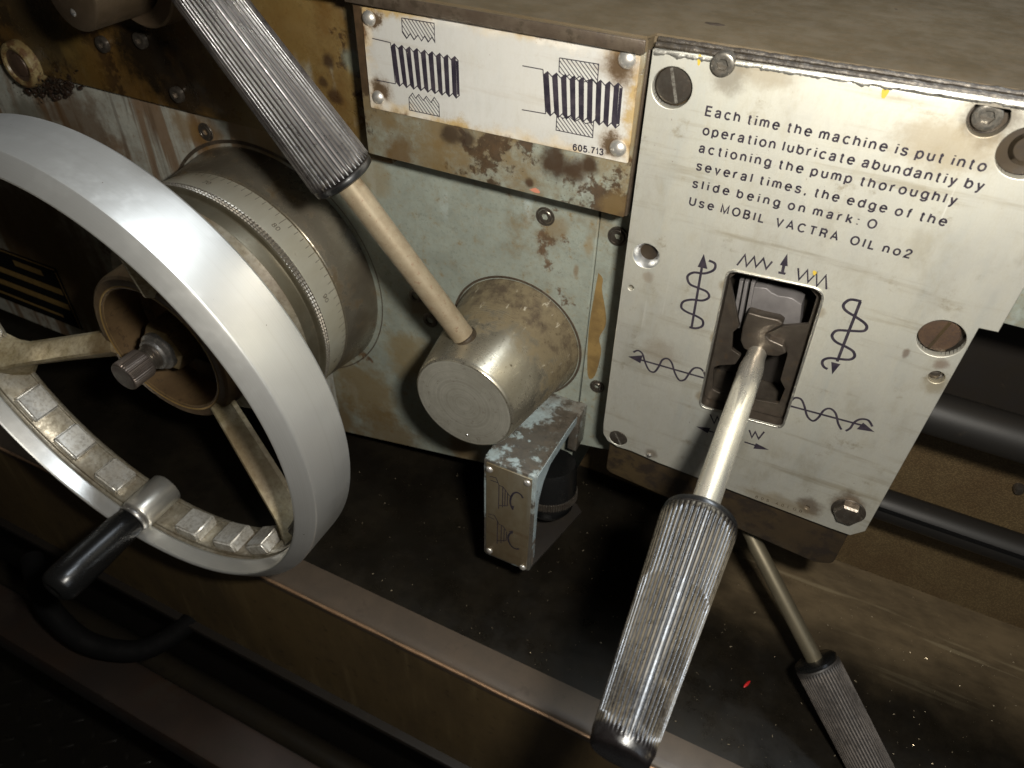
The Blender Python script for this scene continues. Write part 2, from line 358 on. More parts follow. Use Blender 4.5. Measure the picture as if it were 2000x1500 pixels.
def thing(name, label, cat, loc, group=None):
    o = bpy.data.objects.new(name, None); COL.objects.link(o); o.location = Vector(loc)*S; o.empty_display_size = .01
    return tag(o, label, cat, group)
def part_label(o, label): o['label'] = label; return o

def frame(axis):
    a = Vector(axis).normalized()
    u = a.cross(Vector((0, 0, 1)) if abs(a.z) < .9 else Vector((1, 0, 0))).normalized()
    return a, u, a.cross(u)
def lathe(prof, center, axis=(0, -1, 0), seg=64, bm=None, rfun=None, ridge=False, close=True):
    """prof: list of (radius, distance along axis)"""
    bm = bm or bmesh.new(); a, u, v = frame(axis); c = Vector(center)
    lay = bm.verts.layers.float.get('ridge') or bm.verts.layers.float.new('ridge') if ridge else None
    rings = []
    for r, h in prof:
        if r < 1e-6: rings.append([bm.verts.new(c+a*h)]); continue
        rg = []
        for i in range(seg):
            t = 2*math.pi*i/seg; k = 1.0; q = 0
            rr = r
            if rfun: rr, q = rfun(r, h, t)
            vv = bm.verts.new(c+a*h+(u*math.cos(t)+v*math.sin(t))*rr)
            if lay: vv[lay] = q
            rg.append(vv)
        rings.append(rg)
    for A, B in zip(rings, rings[1:]):
        if len(A) == 1 and len(B) == 1: continue
        for i in range(seg):
            j = (i+1) % seg
            if len(A) == 1: bm.faces.new((A[0], B[j], B[i]))
            elif len(B) == 1: bm.faces.new((A[i], A[j], B[0]))
            else: bm.faces.new((A[i], A[j], B[j], B[i]))
    return bm
def box(x0, x1, y0, y1, z0, z1, bm=None, bev=0, seg=2):
    b = bmesh.new()
    bmesh.ops.create_cube(b, size=1)
    for v in b.verts: v.co = Vector(((x0+x1)/2+v.co.x*(x1-x0), (y0+y1)/2+v.co.y*(y1-y0), (z0+z1)/2+v.co.z*(z1-z0)))
    if bev: bmesh.ops.bevel(b, geom=b.edges[:], offset=bev, segments=seg, affect='EDGES', profile=.5)
    if bm is None: return b
    me = bpy.data.meshes.new('tmp'); b.to_mesh(me); bm.from_mesh(me); bpy.data.meshes.remove(me); b.free(); return bm
def tube(path, rad, seg=24, bm=None, caps=True):
    bm = bm or bmesh.new(); pts = [Vector(p) for p in path]
    rads = rad if isinstance(rad, (list, tuple)) else [rad]*len(pts)
    rings = []; pu = None
    for i, p in enumerate(pts):
        a = (pts[min(i+1, len(pts)-1)]-pts[max(i-1, 0)]).normalized()
        if pu is None: _, pu, _ = frame(a)
        u = (pu-a*pu.dot(a)).normalized(); pu = u; v = a.cross(u)
        rings.append([bm.verts.new(p+(u*math.cos(2*math.pi*k/seg)+v*math.sin(2*math.pi*k/seg))*rads[i]) for k in range(seg)])
    for A, B in zip(rings, rings[1:]):
        for k in range(seg): bm.faces.new((A[k], A[(k+1) % seg], B[(k+1) % seg], B[k]))
    if caps: bm.faces.new(rings[0][::-1]); bm.faces.new(rings[-1])
    return bm
def curve_mesh(loops, y_front, thick, bev=0.0, bseg=2):
    """flat plate in the XZ plane with holes; loops = lists of (x, z), first is the outline. front face at y_front"""
    cu = bpy.data.curves.new('tmp', 'CURVE'); cu.dimensions = '2D'; cu.fill_mode = 'BOTH'
    cu.extrude = thick/2-bev; cu.bevel_depth = bev; cu.bevel_resolution = bseg; cu.offset = -bev
    for lp in loops:
        sp = cu.splines.new('POLY'); sp.points.add(len(lp)-1); sp.use_cyclic_u = True
        for p, q in zip(sp.points, lp): p.co = (q[0], q[1], 0, 1)
    o = bpy.data.objects.new('tmp', cu); COL.objects.link(o)
    dg = bpy.context.evaluated_depsgraph_get(); dg.update()
    me = bpy.data.meshes.new_from_object(o.evaluated_get(dg))
    bm = bmesh.new(); bm.from_mesh(me); bpy.data.meshes.remove(me)
    bpy.data.objects.remove(o); bpy.data.curves.remove(cu)
    bmesh.ops.remove_doubles(bm, verts=bm.verts, dist=1e-4)
    for v in bm.verts: v.co = Vector((v.co.x, y_front+thick/2-v.co.z, v.co.y))
    return bm
def circ(x, z, r, n=40, rz=None): return [(x+r*math.cos(2*math.pi*i/n), z+(rz or r)*math.sin(2*math.pi*i/n)) for i in range(n)]
def rounded(pts, rad, n=6):
    out = []; N = len(pts)
    rads = rad if isinstance(rad, (list, tuple)) else [rad]*N
    for i in range(N):
        p0, p, p1 = Vector(pts[i-1]), Vector(pts[i]), Vector(pts[(i+1) % N]); r = rads[i]
        if r <= 0: out.append(tuple(p)); continue
        a, b = (p0-p).normalized(), (p1-p).normalized()
        ha = math.acos(max(-1, min(1, a.dot(b))))/2; d = min(r/math.tan(ha), (p0-p).length*.48, (p1-p).length*.48)
        s, e = p+a*d, p+b*d
        for k in range(n+1):
            t = k/n; out.append(tuple(s*(1-t)**2+p*2*t*(1-t)+e*t*t))
    return out
def smooth_path(pts, n=6, cyc=False):
    P = [Vector(p) for p in pts]; out = []
    for i in range(len(P)-1):
        a, b, c, d = P[max(i-1, 0)], P[i], P[i+1], P[min(i+2, len(P)-1)]
        for k in range(n):
            t = k/n; out.append(.5*((2*b)+(c-a)*t+(2*a-5*b+4*c-d)*t*t+(3*b-a-3*c+d)*t**3))
    return out+[P[-1]]
def ribbon(bm, pts, wdt, y):
    """flat inked stroke in the plane y; pts = 2D (x, z)"""
    P = [Vector(p) for p in pts]; L = []; Rr = []
    for i, p in enumerate(P):
        a = (p-P[i-1]).normalized() if i > 0 else None; b = (P[i+1]-p).normalized() if i < len(P)-1 else None
        a = a or b; b = b or a
        t = (a+b); t = t.normalized() if t.length > 1e-4 else a
        nrm = Vector((-t.y, t.x)); k = 1/max(.45, nrm.dot(Vector((-a.y, a.x))))
        L.append(bm.verts.new((p.x+nrm.x*wdt/2*k, y, p.y+nrm.y*wdt/2*k))); Rr.append(bm.verts.new((p.x-nrm.x*wdt/2*k, y, p.y-nrm.y*wdt/2*k)))
    for i in range(len(P)-1): bm.faces.new((L[i], L[i+1], Rr[i+1], Rr[i]))
def poly(bm, pts, y): bm.faces.new([bm.verts.new((p[0], y, p[1])) for p in pts])
def el(cx, cy, rx, ry, a0, a1, n=18): return [(cx+rx*math.cos(R(a0+(a1-a0)*k/n)), cy+ry*math.sin(R(a0+(a1-a0)*k/n))) for k in range(n+1)]
def sp(*pts): return [tuple(p) for p in smooth_path(pts, 5)]
XH = .74
GL = {  # single stroke grotesque: (advance width, strokes), cap height 1
 'o': (.62, [el(.31, .37, .31, .37, 0, 360, 28)]), 'c': (.57, [el(.31, .37, .31, .37, 42, 318, 22)]),
 'e': (.62, [[(.0, .40), (.61, .40)]+el(.31, .37, .305, .37, 5, 322, 24)]),
 'a': (.58, [sp((.04, .54), (.10, .68), (.27, .74), (.45, .68), (.50, .54), (.50, .30), (.50, .10), (.53, .02), (.58, .0)), sp((.50, .45), (.40, .41), (.22, .39), (.06, .32), (.01, .19), (.06, .05), (.20, .0), (.36, .05), (.50, .2))]),
 'h': (.54, [[(0, 0), (0, 1)], [(0, .42)]+el(.26, .46, .26, .28, 160, 0, 10)+[(.52, 0)]]),
 'n': (.54, [[(0, 0), (0, XH)], [(0, .42)]+el(.26, .46, .26, .28, 160, 0, 10)+[(.52, 0)]]),
 'm': (.88, [[(0, 0), (0, XH)], [(0, .48)]+el(.22, .50, .21, .24, 160, 0, 10)+[(.43, 0)], [(.43, .48)]+el(.65, .50, .21, .24, 160, 0, 10)+[(.86, 0)]]),
 'r': (.34, [[(0, 0), (0, XH)], [(0, .40)]+el(.26, .44, .25, .30, 165, 75, 8)]),
 'u': (.54, [[(.52, XH), (.52, 0)], [(0, XH)]+el(.26, .28, .26, .28, 180, 340, 10)]),
 't': (.34, [[(.15, .96), (.15, .16)]+el(.27, .14, .12, .14, 180, 275, 6)+[(.33, .01)], [(0, XH), (.33, XH)]]),
 'i': (.06, [[(.03, 0), (.03, XH)], [(.03, .90), (.03, 1.02)]]), 'l': (.06, [[(.03, 0), (.03, 1)]]),
 's': (.50, [sp((.48, .58), (.42, .70), (.25, .74), (.07, .69), (.03, .56), (.10, .44), (.27, .38), (.44, .31), (.49, .18), (.41, .04), (.24, .0), (.06, .05), (.0, .19))]),
 'p': (.60, [[(0, XH), (0, -.28)], el(.29, .37, .29, .37, 0, 360, 26)]), 'b': (.60, [[(0, 1), (0, 0)], el(.29, .37, .29, .37, 0, 360, 26)]),
 'd': (.60, [[(.59, 1), (.59, 0)], el(.30, .37, .29, .37, 0, 360, 26)]),
 'g': (.60, [el(.29, .37, .29, .37, 0, 360, 26), [(.58, XH), (.58, -.05)]+el(.30, -.05, .28, .23, 0, -160, 12)]),
 'y': (.54, [[(0, XH), (.27, .02)], [(.53, XH), (.27, .02), (.20, -.16), (.12, -.26), (.0, -.27)]]), 'v': (.52, [[(0, XH), (.26, 0), (.52, XH)]]),
 'k': (.52, [[(0, 0), (0, 1)], [(.47, XH), (.02, .30)], [(.17, .44), (.52, 0)]]),
 'f': (.34, [[(.14, 0), (.14, .80)]+el(.28, .82, .14, .18, 180, 90, 6)+[(.34, 1.0)], [(0, XH), (.32, XH)]]),
 ':': (.06, [[(.03, 0), (.03, .13)], [(.03, .60), (.03, .73)]]), ',': (.08, [[(.06, .12), (.06, -.02), (.0, -.16)]]), '.': (.06, [[(.03, 0), (.03, .13)]]),
 'E': (.60, [[(.60, 1), (0, 1), (0, 0), (.61, 0)], [(0, .52), (.54, .52)]]), 'U': (.66, [[(0, 1), (0, .34)]+el(.33, .33, .33, .33, 180, 360, 14)+[(.66, 1)]]),
 'M': (.80, [[(0, 0), (0, 1), (.40, .0), (.80, 1), (.80, 0)]]), 'O': (.82, [el(.41, .5, .41, .5, 0, 360, 34)]),
 'B': (.62, [[(0, .53), (.34, .53)]+el(.34, .765, .22, .235, -90, 90, 10)+[(0, 1), (0, 0), (.36, 0)]+el(.36, .265, .25, .265, -90, 90, 10)+[(.34, .53)]]),
 'I': (.06, [[(.03, 0), (.03, 1)]]), 'L': (.52, [[(0, 1), (0, 0), (.52, 0)]]), 'V': (.70, [[(0, 1), (.35, 0), (.70, 1)]]),
 'A': (.72, [[(0, 0), (.36, 1), (.72, 0)], [(.12, .34), (.60, .34)]]), 'C': (.74, [el(.40, .5, .40, .5, 40, 320, 24)]), 'T': (.66, [[(0, 1), (.66, 1)], [(.33, 1), (.33, 0)]]),
 'R': (.64, [[(0, 0), (0, 1), (.36, 1)]+el(.36, .75, .25, .25, 90, -90, 10)+[(0, .50)], [(.34, .50), (.50, .42), (.56, .25), (.58, .08), (.63, 0)]]),
 'G': (.76, [el(.40, .5, .40, .5, 42, 340, 24)+[(.76, .46), (.44, .46)]]),
 '0': (.58, [el(.29, .5, .29, .5, 0, 360, 28)]), '1': (.26, [[(0, .72), (.16, .82), (.22, 1), (.22, 0)]]),
 '2': (.56, [sp((.02, .68), (.07, .90), (.27, 1.0), (.48, .92), (.54, .72), (.44, .52), (.22, .32), (.06, .14), (.0, .0))+[(.56, 0)]]),
 '3': (.56, [sp((.02, .76), (.09, .94), (.27, 1.0), (.46, .93), (.51, .76), (.42, .58), (.22, .53)), sp((.22, .53), (.46, .46), (.55, .28), (.46, .07), (.26, .0), (.07, .06), (.0, .25))]),
 '4': (.58, [[(.42, 0), (.42, 1), (0, .30), (.58, .30)]]), '5': (.56, [[(.52, 1), (.10, 1), (.04, .50)]+sp((.04, .50), (.14, .60), (.30, .64), (.49, .54), (.56, .33), (.47, .09), (.26, .0), (.07, .07), (.0, .24))]),
 '6': (.58, [el(.29, .32, .285, .32, 0, 360, 26), sp((.005, .32), (.02, .62), (.12, .90), (.32, 1.0), (.48, .93), (.55, .78))]),
 '7': (.54, [[(0, 1), (.54, 1), (.32, .55), (.18, 0)]]),
 '8': (.56, [el(.28, .76, .23, .24, 0, 360, 24), el(.28, .265, .28, .265, 0, 360, 26)]), '9': (.58, [el(.29, .68, .285, .32, 0, 360, 26), sp((.575, .68), (.56, .38), (.46, .10), (.26, .0), (.10, .07), (.03, .22))]),
}
def stroke_bm(body, cap, wd_, gap=.30):
    """single-stroke lettering laid out in the XY plane, baseline on y = 0; strokes stacked a hair apart in z"""
    bm = bmesh.new(); x0 = 0.0
    for ch in body:
        if ch == ' ': x0 += .46*cap; continue
        adv, strokes = GL[ch]; zz = 0.0
        for st in strokes:
            b = bmesh.new(); ribbon(b, [(x0+px_*cap, py_*cap) for px_, py_ in st], wd_, 0.0)
            mp = {v: bm.verts.new((v.co.x, v.co.z, zz)) for v in b.verts}
            for f_ in b.faces:
                try: bm.faces.new([mp[v] for v in f_.verts])
                except ValueError: pass
            b.free(); zz += .004
        x0 += (adv+gap)*cap
    return bm
def ext(bm): xs = [v.co.x for v in bm.verts]; ys = [v.co.y for v in bm.verts]; return min(xs), max(xs), min(ys), max(ys)
def text_line(body, p0, p1, cap, y, wd_=.5, dst=None):
    """one line of lettering from p0 to p1 (x, z on the plane y): letter gaps are opened until it fills the length"""
    L_ = (Vector(p1)-Vector(p0)).length
    b1 = stroke_bm(body, cap, wd_, .2); w1 = ext(b1)[1]-ext(b1)[0]; b1.free()
    b2 = stroke_bm(body, cap, wd_, .5); w2 = ext(b2)[1]-ext(b2)[0]; b2.free()
    b = stroke_bm(body, cap, wd_, .2+.3*(L_-w1)/(w2-w1)); e = ext(b)
    dx = (Vector(p1)-Vector(p0)).normalized(); bm = dst or bmesh.new(); mp = {}
    for v in b.verts:
        q = Vector(p0)+dx*(v.co.x-e[0])+Vector((-dx.y, dx.x))*v.co.y
        mp[v] = bm.verts.new((q.x, y-v.co.z, q.y))
    for f in b.faces:
        try: bm.faces.new([mp[v] for v in f.verts])
        except ValueError: pass
    b.free(); return bm
def p2(px, py, Y=0.0): q = at(px, py, Y); return (q.x, q.z)
def copy_part(src, parent, loc):
    o = src.copy(); COL.objects.link(o); o.parent = parent; o.location = loc; return o

# zoom helpers: crops of the photo I measured in
def zA(x, y): return (1150+.42671*x, 50+.42671*y)
def zB(x, y): return (1150+.42671*x, 600+.42671*y)
def zC(x, y): return (1340+.2*x, 480+.2*y)
def zD(x, y): return (650+.35*x, y*.35)
def zE(x, y): return (1300+.35*x, y*.35)

def wrap(m):
    t = MT.__new__(MT); t.m = m; t.nt = m.node_tree; t.n = t.nt.nodes; t.b = t.n['Principled BSDF']
    t.tc = [n for n in t.n if n.type == 'TEX_COORD'][0].outputs['Object']; return t
def dark_patch(t, px, py, Y, r, col, k, org, stx=1.0):
    x_, y_, z_ = t.xyz(); q_ = at(px, py, Y)
    dx_ = t.op('MULTIPLY', t.op('SUBTRACT', x_, (q_.x-org[0])*S), stx); dz_ = t.op('SUBTRACT', z_, (q_.z-org[2])*S)
    d_ = t.op('SQRT', t.op('ADD', t.op('MULTIPLY', dx_, dx_), t.op('MULTIPLY', dz_, dz_)))
    d_ = t.op('ADD', d_, t.op('MULTIPLY', t.op('SUBTRACT', t.noise(70, 9, .70, loc=(px*.01, 0, py*.01)), .5), r*1.7*S))
    t.set('Base Color', t.mix(t.op('MULTIPLY', t.ramp(d_, r*1.12*S, r*.38*S), k), t.b.inputs['Base Color'].links[0].from_socket, col))
# ================================================================== SETTING
fl = box(-3000, 3000, -2500, 2500, -905, -900)
f = tag(obj('floor', fl, dark_void, smooth=False), 'dark workshop floor far below the machine', None, kind='structure')
if 'category' in f: del f['category']

# ================================================================== LARGE STRUCTURE
# ---- saddle / upper housing with the thread sign (front face Y=2, top Z=3)
HY = 2.0; AY = 30.0
hs = thing('gearbox_housing', 'rust-stained green upper housing carrying the thread sign', 'machine housing', (-350, 40, -78))
b = box(-146.8, -2.6, HY, 420, -78, -1.4, bev=.8)
# bottom edge line as in the photo and a front face in two finishes
obj('front_casing', b, paint_rusty, hs)
obj('end_face', box(-2.7, -1.5, HY+1, 419, -77.5, -1.6, bev=.3), edge_dark, hs)
PY = 24.0
for a_ in [(1085, 318, 9, (.040, .022, .011), .95), (1120, 335, 9, (.040, .022, .011), .95), (1150, 322, 6, (.040, .022, .011), .95), (880, 262, 7, (.036, .022, .013), .9), (910, 272, 6, (.036, .022, .013), .9), (780, 300, 12, (.12, .065, .018), .8), (850, 310, 14, (.17, .105, .032), .6), (1035, 358, 3, (.05, .025, .012), .9), (1200, 400, 9, (.15, .10, .04), .7)]:
    dark_patch(wrap(paint_rusty), a_[0], a_[1], HY, *a_[2:5], (-350, 40, -78))
bm = bmesh.new(); c = at(1046, 372, HY); poly(bm, [(c.x+2.6*math.cos(k*.4)*(1+.3*math.sin(5*k)), c.z+1.2*math.sin(k*.4)*(1+.3*math.cos(3*k))) for k in range(16)], HY-.05); obj('paint_spot', bm, pink_paint, hs, smooth=False)
for a_ in [(640, 120, 5, (.03, .016, .008), .9), (655, 190, 6, (.035, .018, .008), .9), (630, 160, 4, (.03, .016, .008), .8), (690, 120, 8, (.20, .22, .17), .6), (700, 40, 10, (.17, .17, .11), .5), (600, 210, 14, (.17, .12, .04), .6), (120, 60, 26, (.13, .085, .022), .6), (180, 130, 16, (.11, .06, .014), .7)]:
    dark_patch(wrap(paint_oily_shaded), a_[0], a_[1], PY, a_[2], a_[3], a_[4], (-350, 40, -78))
for a_ in [(290, 110, 34, (.008, .006, .004), .95), (360, 190, 20, (.012, .008, .005), .85), (60, 40, 40, (.03, .022, .012), .8), (100, 190, 24, (.02, .012, .008), .85), (560, 60, 22, (.12, .07, .02), .5)]:  # near-black patches paint a cast shadow into the panel; the rest is oil stain
    dark_patch(wrap(paint_oily_shaded), a_[0], a_[1], PY, a_[2], a_[3], a_[4], (-350, 40, -78))
obj('oily_panel', box(-760, -147.0, PY, 420, at(330, 210, PY).z, -1.5, bev=1.0), paint_oily_shaded, hs)
obj('front_edge', box(-146.5, -2.0, -3.9, -2.4, -2.3, 3.3, bev=.5), edge_dark, hs)

# ---- apron panel
ap = thing('apron_housing', 'sage green apron panel stained with oil below the rusty housing', 'machine panel', (-120, 40, -345))
pl = [(-225, -79), (-24.0, -79), (-23.6, -309), (-90, -322), (-225, -350)]
AO = (-120, 40, -345)
for a_ in [(705, 760, 40, (.175, .115, .040), .72), (760, 850, 34, (.13, .080, .026), .72), (650, 820, 40, (.12, .072, .022), .78), (905, 880, 18, (.15, .09, .03), .8), (800, 700, 26, (.20, .135, .045), .65), (690, 620, 18, (.12, .08, .035), .8, 1), (1150, 480, 9, (.24, .17, .08), .55, 2.5), (1120, 690, 9, (.20, .14, .06), .6), (1085, 445, 9, (.19, .13, .06), .6),
           (820, 600, 12, (.10, .065, .03), .8), (730, 350, 16, (.22, .17, .09), .6), (1125, 530, 6, (.17, .10, .04), .6, 3)]:
    dark_patch(wrap(paint_sage), a_[0], a_[1], AY, *a_[2:5], AO, *a_[5:])
for a_ in [(405, 265, 16, (.16, .085, .025), .85), (360, 250, 14, (.20, .125, .05), .7), (500, 270, 26, (.22, .15, .075), .8), (150, 240, 40, (.11, .06, .025), .75), (60, 240, 26, (.12, .11, .08), .7), (60, 450, 90, (.115, .068, .022), .9), (150, 560, 80, (.12, .075, .026), .85)]:
    dark_patch(wrap(paint_run), a_[0], a_[1], AY, *a_[2:5], AO, *a_[5:])
obj('panel', curve_mesh([pl], AY, 40, .4), paint_sage, ap, smooth=False)
pl = [(-24.0+.8, -79), (6, -79), (6, -262), (-22.8, -268)]
obj('side_strip', curve_mesh([pl], AY+.6, 38, .4), paint_sage, ap, smooth=False)
pl = [(-760, -79), (-225.2, -79), (-225.2, -350), (-420, -372), (-760, -372)]
part_label(obj('streaked_panel', curve_mesh([pl], AY+.2, 40, .4), paint_run, ap, smooth=False), 'panel streaked by brown runs')
# ochre filler mark and small marks on the side strip
bm = bmesh.new(); q = [p2(600+.35*x, 300+.35*y, AY+.45) for x, y in [(1625, 665), (1650, 700), (1645, 760), (1665, 880), (1665, 960), (1630, 1030), (1640, 1110), (1605, 1240), (1565, 1235), (1570, 1000), (1600, 800)]]
poly(bm, smooth_path(q+[q[0]], 4)[:-1], AY+.45); obj('filler_patch', bm, ochre, ap, smooth=False)

def hexr(r0):
    def f(r, h, t):
        if r > r0*1.02: return r, 0
        a = (t % R(60))-R(30); return r*.9/math.cos(a), 0
    return f
def cap_screw(parent, c, r, mat, y, name='screw', depth=.0, h=3.0, sock=True):
    """socket head screw, axis towards the viewer, head front at y"""
    n = 36
    prof = [(0, -1.6)] if sock else [(0, 0)]
    if sock: prof += [(r*.48, -1.6), (r*.50, -.05), (r*.62, .0)]
    prof += [(r*.86, 0.0), (r*.97, -.35), (r, -1.0), (r, -h)]
    return obj(name, lathe(prof, (c[0], y, c[1]), seg=n, rfun=hexr(r*.50) if sock else None), mat, parent, origin=(c[0], y, c[1]))
def washer(parent, c, r0, r1, y, mat, name='collar'):
    return obj(name, lathe([(r0, -.6), (r0, .1), (r0+.25, .3), (r1-.3, .3), (r1, 0), (r1, -.6)], (c[0], y, c[1]), seg=40), mat, parent)
# apron screws sit in counterbores
for px, py, r in [(1065, 423, 5.6), (1207, 462, 5.6), (402, 258, 6.0), (1166, 755, 4.6)]:
    c = p2(px, py, AY)
    sc_ = cap_screw(ap, c, r*.74, screw_steel, AY-.9, h=2)
    bm = lathe([(r*.76, .1), (r*.80, .45), (r*.96, .5), (r, .15), (r, -.5)], (c[0], AY, c[1]), seg=40)
    obj('washer', bm, screw_steel, sc_)
for px, py, r in [(812, 578, 5.0), (840, 625, 5.5)]:
    cap_screw(ap, p2(px, py, AY), r, screw_steel, AY-1.0, h=2)

# ---- carriage top and cover box on the right
cb = thing('apron_box', 'dark brown lubricator box behind the aluminium instruction plate', 'machine box', (78, 40, -266))
BOXDEF = True
sd = thing('saddle_top', 'oily grey-brown flat machine top above the sign and instruction plate', 'machine top', (150, 150, -10))
SF = 5.4
bm = bmesh.new(); P = [(-760, -2.6), (-1.2, -2.6), (-1.0, SF), (420, SF), (420, 420), (-760, 420)]
zt = lambda x_: 4.3+max(0, x_-40)*.012
lo = [bm.verts.new((x_, y_, -1.3)) for x_, y_ in P]; hi = [bm.verts.new((x_, y_, zt(x_))) for x_, y_ in P]
bm.faces.new(hi); bm.faces.new(lo[::-1])
for k in range(6): bm.faces.new((lo[k], lo[(k+1) % 6], hi[(k+1) % 6], hi[k]))
bmesh.ops.bevel(bm, geom=[e for e in bm.edges if min(v.co.z for v in e.verts) > 2], offset=.9, segments=2, affect='EDGES')
obj('top_slab', bm, top_brown, sd, sharp=50)
bm = bmesh.new()
# two grimy mouldings running along the top front edge
for k, (yy, zz, rr) in enumerate([(1.9, .9, 1.35), (4.3, 2.3, 1.15)]):
    pth = [Vector((X, yy+random.uniform(-.15, .15), zz+X*.018+random.uniform(-.13, .13))) for X in range(1, 330, 2)]
    tube(pth, [rr*random.uniform(.85, 1.12) for _ in pth], 10, bm)
obj('edge_moulding', bm, grime, sd)
for px, py, sx in [(1398, 45, 9), (1985, 130, 7)]:
    c = atz(px, py, 5); c.z = 4.2+max(0, c.x-60)*.012; sx *= .62; bm = bmesh.new(); bmesh.ops.create_icosphere(bm, subdivisions=3, radius=1)
    for v in bm.verts:
        n = mnoise.noise(v.co*2.3+Vector((px, 0, 0))); v.co = Vector((c.x+v.co.x*sx*(1+.3*n), c.y+v.co.y*2.6*(1+.4*n), c.z-.1+v.co.z*.7))
    obj('gouge', bm, edge_dark, sd)

# ---- bed wall and black recess to the right, machine body behind everything
bw = thing('bed_casting', 'brown woven-textured machine bed wall behind the feed shafts', 'machine bed', (100, 130, -380))
t = MT('brown_textured_casting', .6, 0)
c = t.mix(t.ramp(t.noise(30, 6, .7), .3, .7), (.165, .115, .052), (.12, .075, .032)); c = t.mix(t.ramp(t.voro(820, st=(1, 1, 1.25)), .15, .6, .0, .6), c, (.045, .028, .012)); t.set('Base Color', c)
t.bump(t.voro(820, st=(1, 1, 1.25)), .3, .7).bump(t.noise(60, 5, .6), .4, .6)
bed_m = t.m
obj('bed_wall', box(-700, 700, 112, 160, -380, -224), bed_m, bw, smooth=False)
obj('upper_recess', box(120, 700, 130, 190, -225, -12), dark_void, bw, smooth=False)
obj('side_block', box(150, 320, 20, 125, at(1985, 640, 20).z, -8, bev=1.5), paint_sage, bw)
q = at(1990, 955, 110); part_label(obj('plug', lathe([(0, 5), (2.4, 5), (3.2, 3), (3.4, 0)], (q.x, 112, q.z), seg=20), screw_steel, bw), 'small dark screw in the bed wall')

for nm, Y, r, p_, lab in [('feed_shaft', 42, 11.6, (1900, 829), 'thick upper dark round feed shaft right of the plate'), ('feed_shaft', 62, 10.0, (1850, 1027), 'thinner lower dark feed shaft with keyway groove')]:
    z0 = at(*p_, Y).z+4
    sh = lathe([(0, 10), (r, 10), (r, 520), (0, 520)], (140, Y, z0-4), (1, 0, 0), 64)
    o = obj(nm, sh, rod_dark, None, origin=(140, Y, z0-4)); tag(o, lab, 'shaft', 'feed shafts on the right')
    if r < 11:
        tag(o, lab, 'shaft', 'feed shafts on the right')
        bm = box(150, 520, Y-r-.2, Y-r+2.2, z0-4+3.4, z0-4+5.2); obj('keyway', bm, black_rubber, o, smooth=False)

# ---- chip tray
TZ = -380
tr = thing('chip_tray', 'black oil-soaked chip tray with worn brown front edge', 'tray', (0, 0, TZ-160))
bm = bmesh.new()
nx = 2
prof = [(-96.0, TZ-.2, 0), (-92, TZ+.2, 0), (-74, TZ+.1, 0)]
obj('pan', box(-900, 900, -74.5, 330, TZ-6, TZ, bev=0), tray_mix, tr, smooth=False)
bm = bmesh.new()
P = [(-97.2, -10), (-98, -3.5), (-97, -1.2), (-94.6, .2), (-90, .5), (-80, .45), (-73, .25), (-72, -5)]
for X in (-900, 900): pass
A = [bm.verts.new((-900, y_, TZ+z_)) for y_, z_ in P]; B = [bm.verts.new((900, y_, TZ+z_)) for y_, z_ in P]
for i in range(len(P)-1): bm.faces.new((A[i], A[i+1], B[i+1], B[i]))
obj('front_lip', bm, tray_brown, tr, sharp=60)
obj('worn_edge', tube([Vector((X, -97.6+.25*mnoise.noise(Vector((X*.03, 0, 0))), TZ-1.6+.3*mnoise.noise(Vector((X*.05, 3, 0))))) for X in range(-900, 901, 6)], [1.15+.45*mnoise.noise(Vector((X*.045, 7, 0))) for X in range(-900, 901, 6)], 8), worn_bronze, tr)
obj('front_face', box(-900, 900, -97, -90, TZ-152, TZ-9), tray_side, tr, smooth=False)
obj('bottom_fold', box(-900, 900, -104, -60, TZ-160, TZ-152.2, bev=2), dark_void, tr)

# pipe and base below the tray
o = obj('coolant_pipe', lathe([(0, -800), (13, -800), (13, 900), (0, 900)], (0, -98, -700), (1, 0, 0), 32), pipe_dark, None, origin=(0, -98, -700))
tag(o, 'dark brown pipe running under the chip tray', 'pipe')
o = obj('machine_base', box(-1200, 900, -60, 300, -900, -545, bev=3), dark_void, None); tag(o, 'black machine base under the tray', 'machine base')

# ================================================================== INSTRUCTION PLATE
ip = thing('instruction_plate', 'large worn aluminium plate with lubrication text and feed arrows', 'plate', (78, 0, -228))
top = [p2(*p) for p in [(1287, 93), (1340, 103), (1440, 119), (1600, 149), (1800, 185), (1930, 205), (2040, 222)]]
outl = [(0.3, -.6)]+top[1:]+[(161.4, 3.6), (161.3, -85.6), (154.2, -86), (153.6, -222.5), (148, -229.5), (137, -229.6), (39, -226.4), (22, -224.6), (13.4, -225.2), (7, -223.2), (3.6, -218.4), (2.9, -211)]
outl = [q for q in outl if q[0] < 161.5]
holes = {}
for nm, px, py, r in [('slot', 1312, 172, 8.4), ('c2', 1930, 232, 6.6), ('big', 2006, 300, 9.5), ('csk', 1262, 500, 6.6), ('rust', 1838, 662, 9.3), ('h1', 1232, 562, 1.5), ('h2', 1829, 737, 3.3), ('flat', 1207, 856, 5.5), ('h3', 1576, 991, 1.3)]:
    holes[nm] = (*p2(px, py), r)
win = rounded([p2(1422, 527), p2(1612, 567), p2(1528, 836), p2(1366, 793)], [4.5, 6, 4, 4], 6)
bm = curve_mesh([outl, win]+[circ(h[0], h[1], h[2], 36) for h in holes.values()], 0, 4, .35)
obj('plate_sheet', bm, alu_plate, ip, smooth=False)
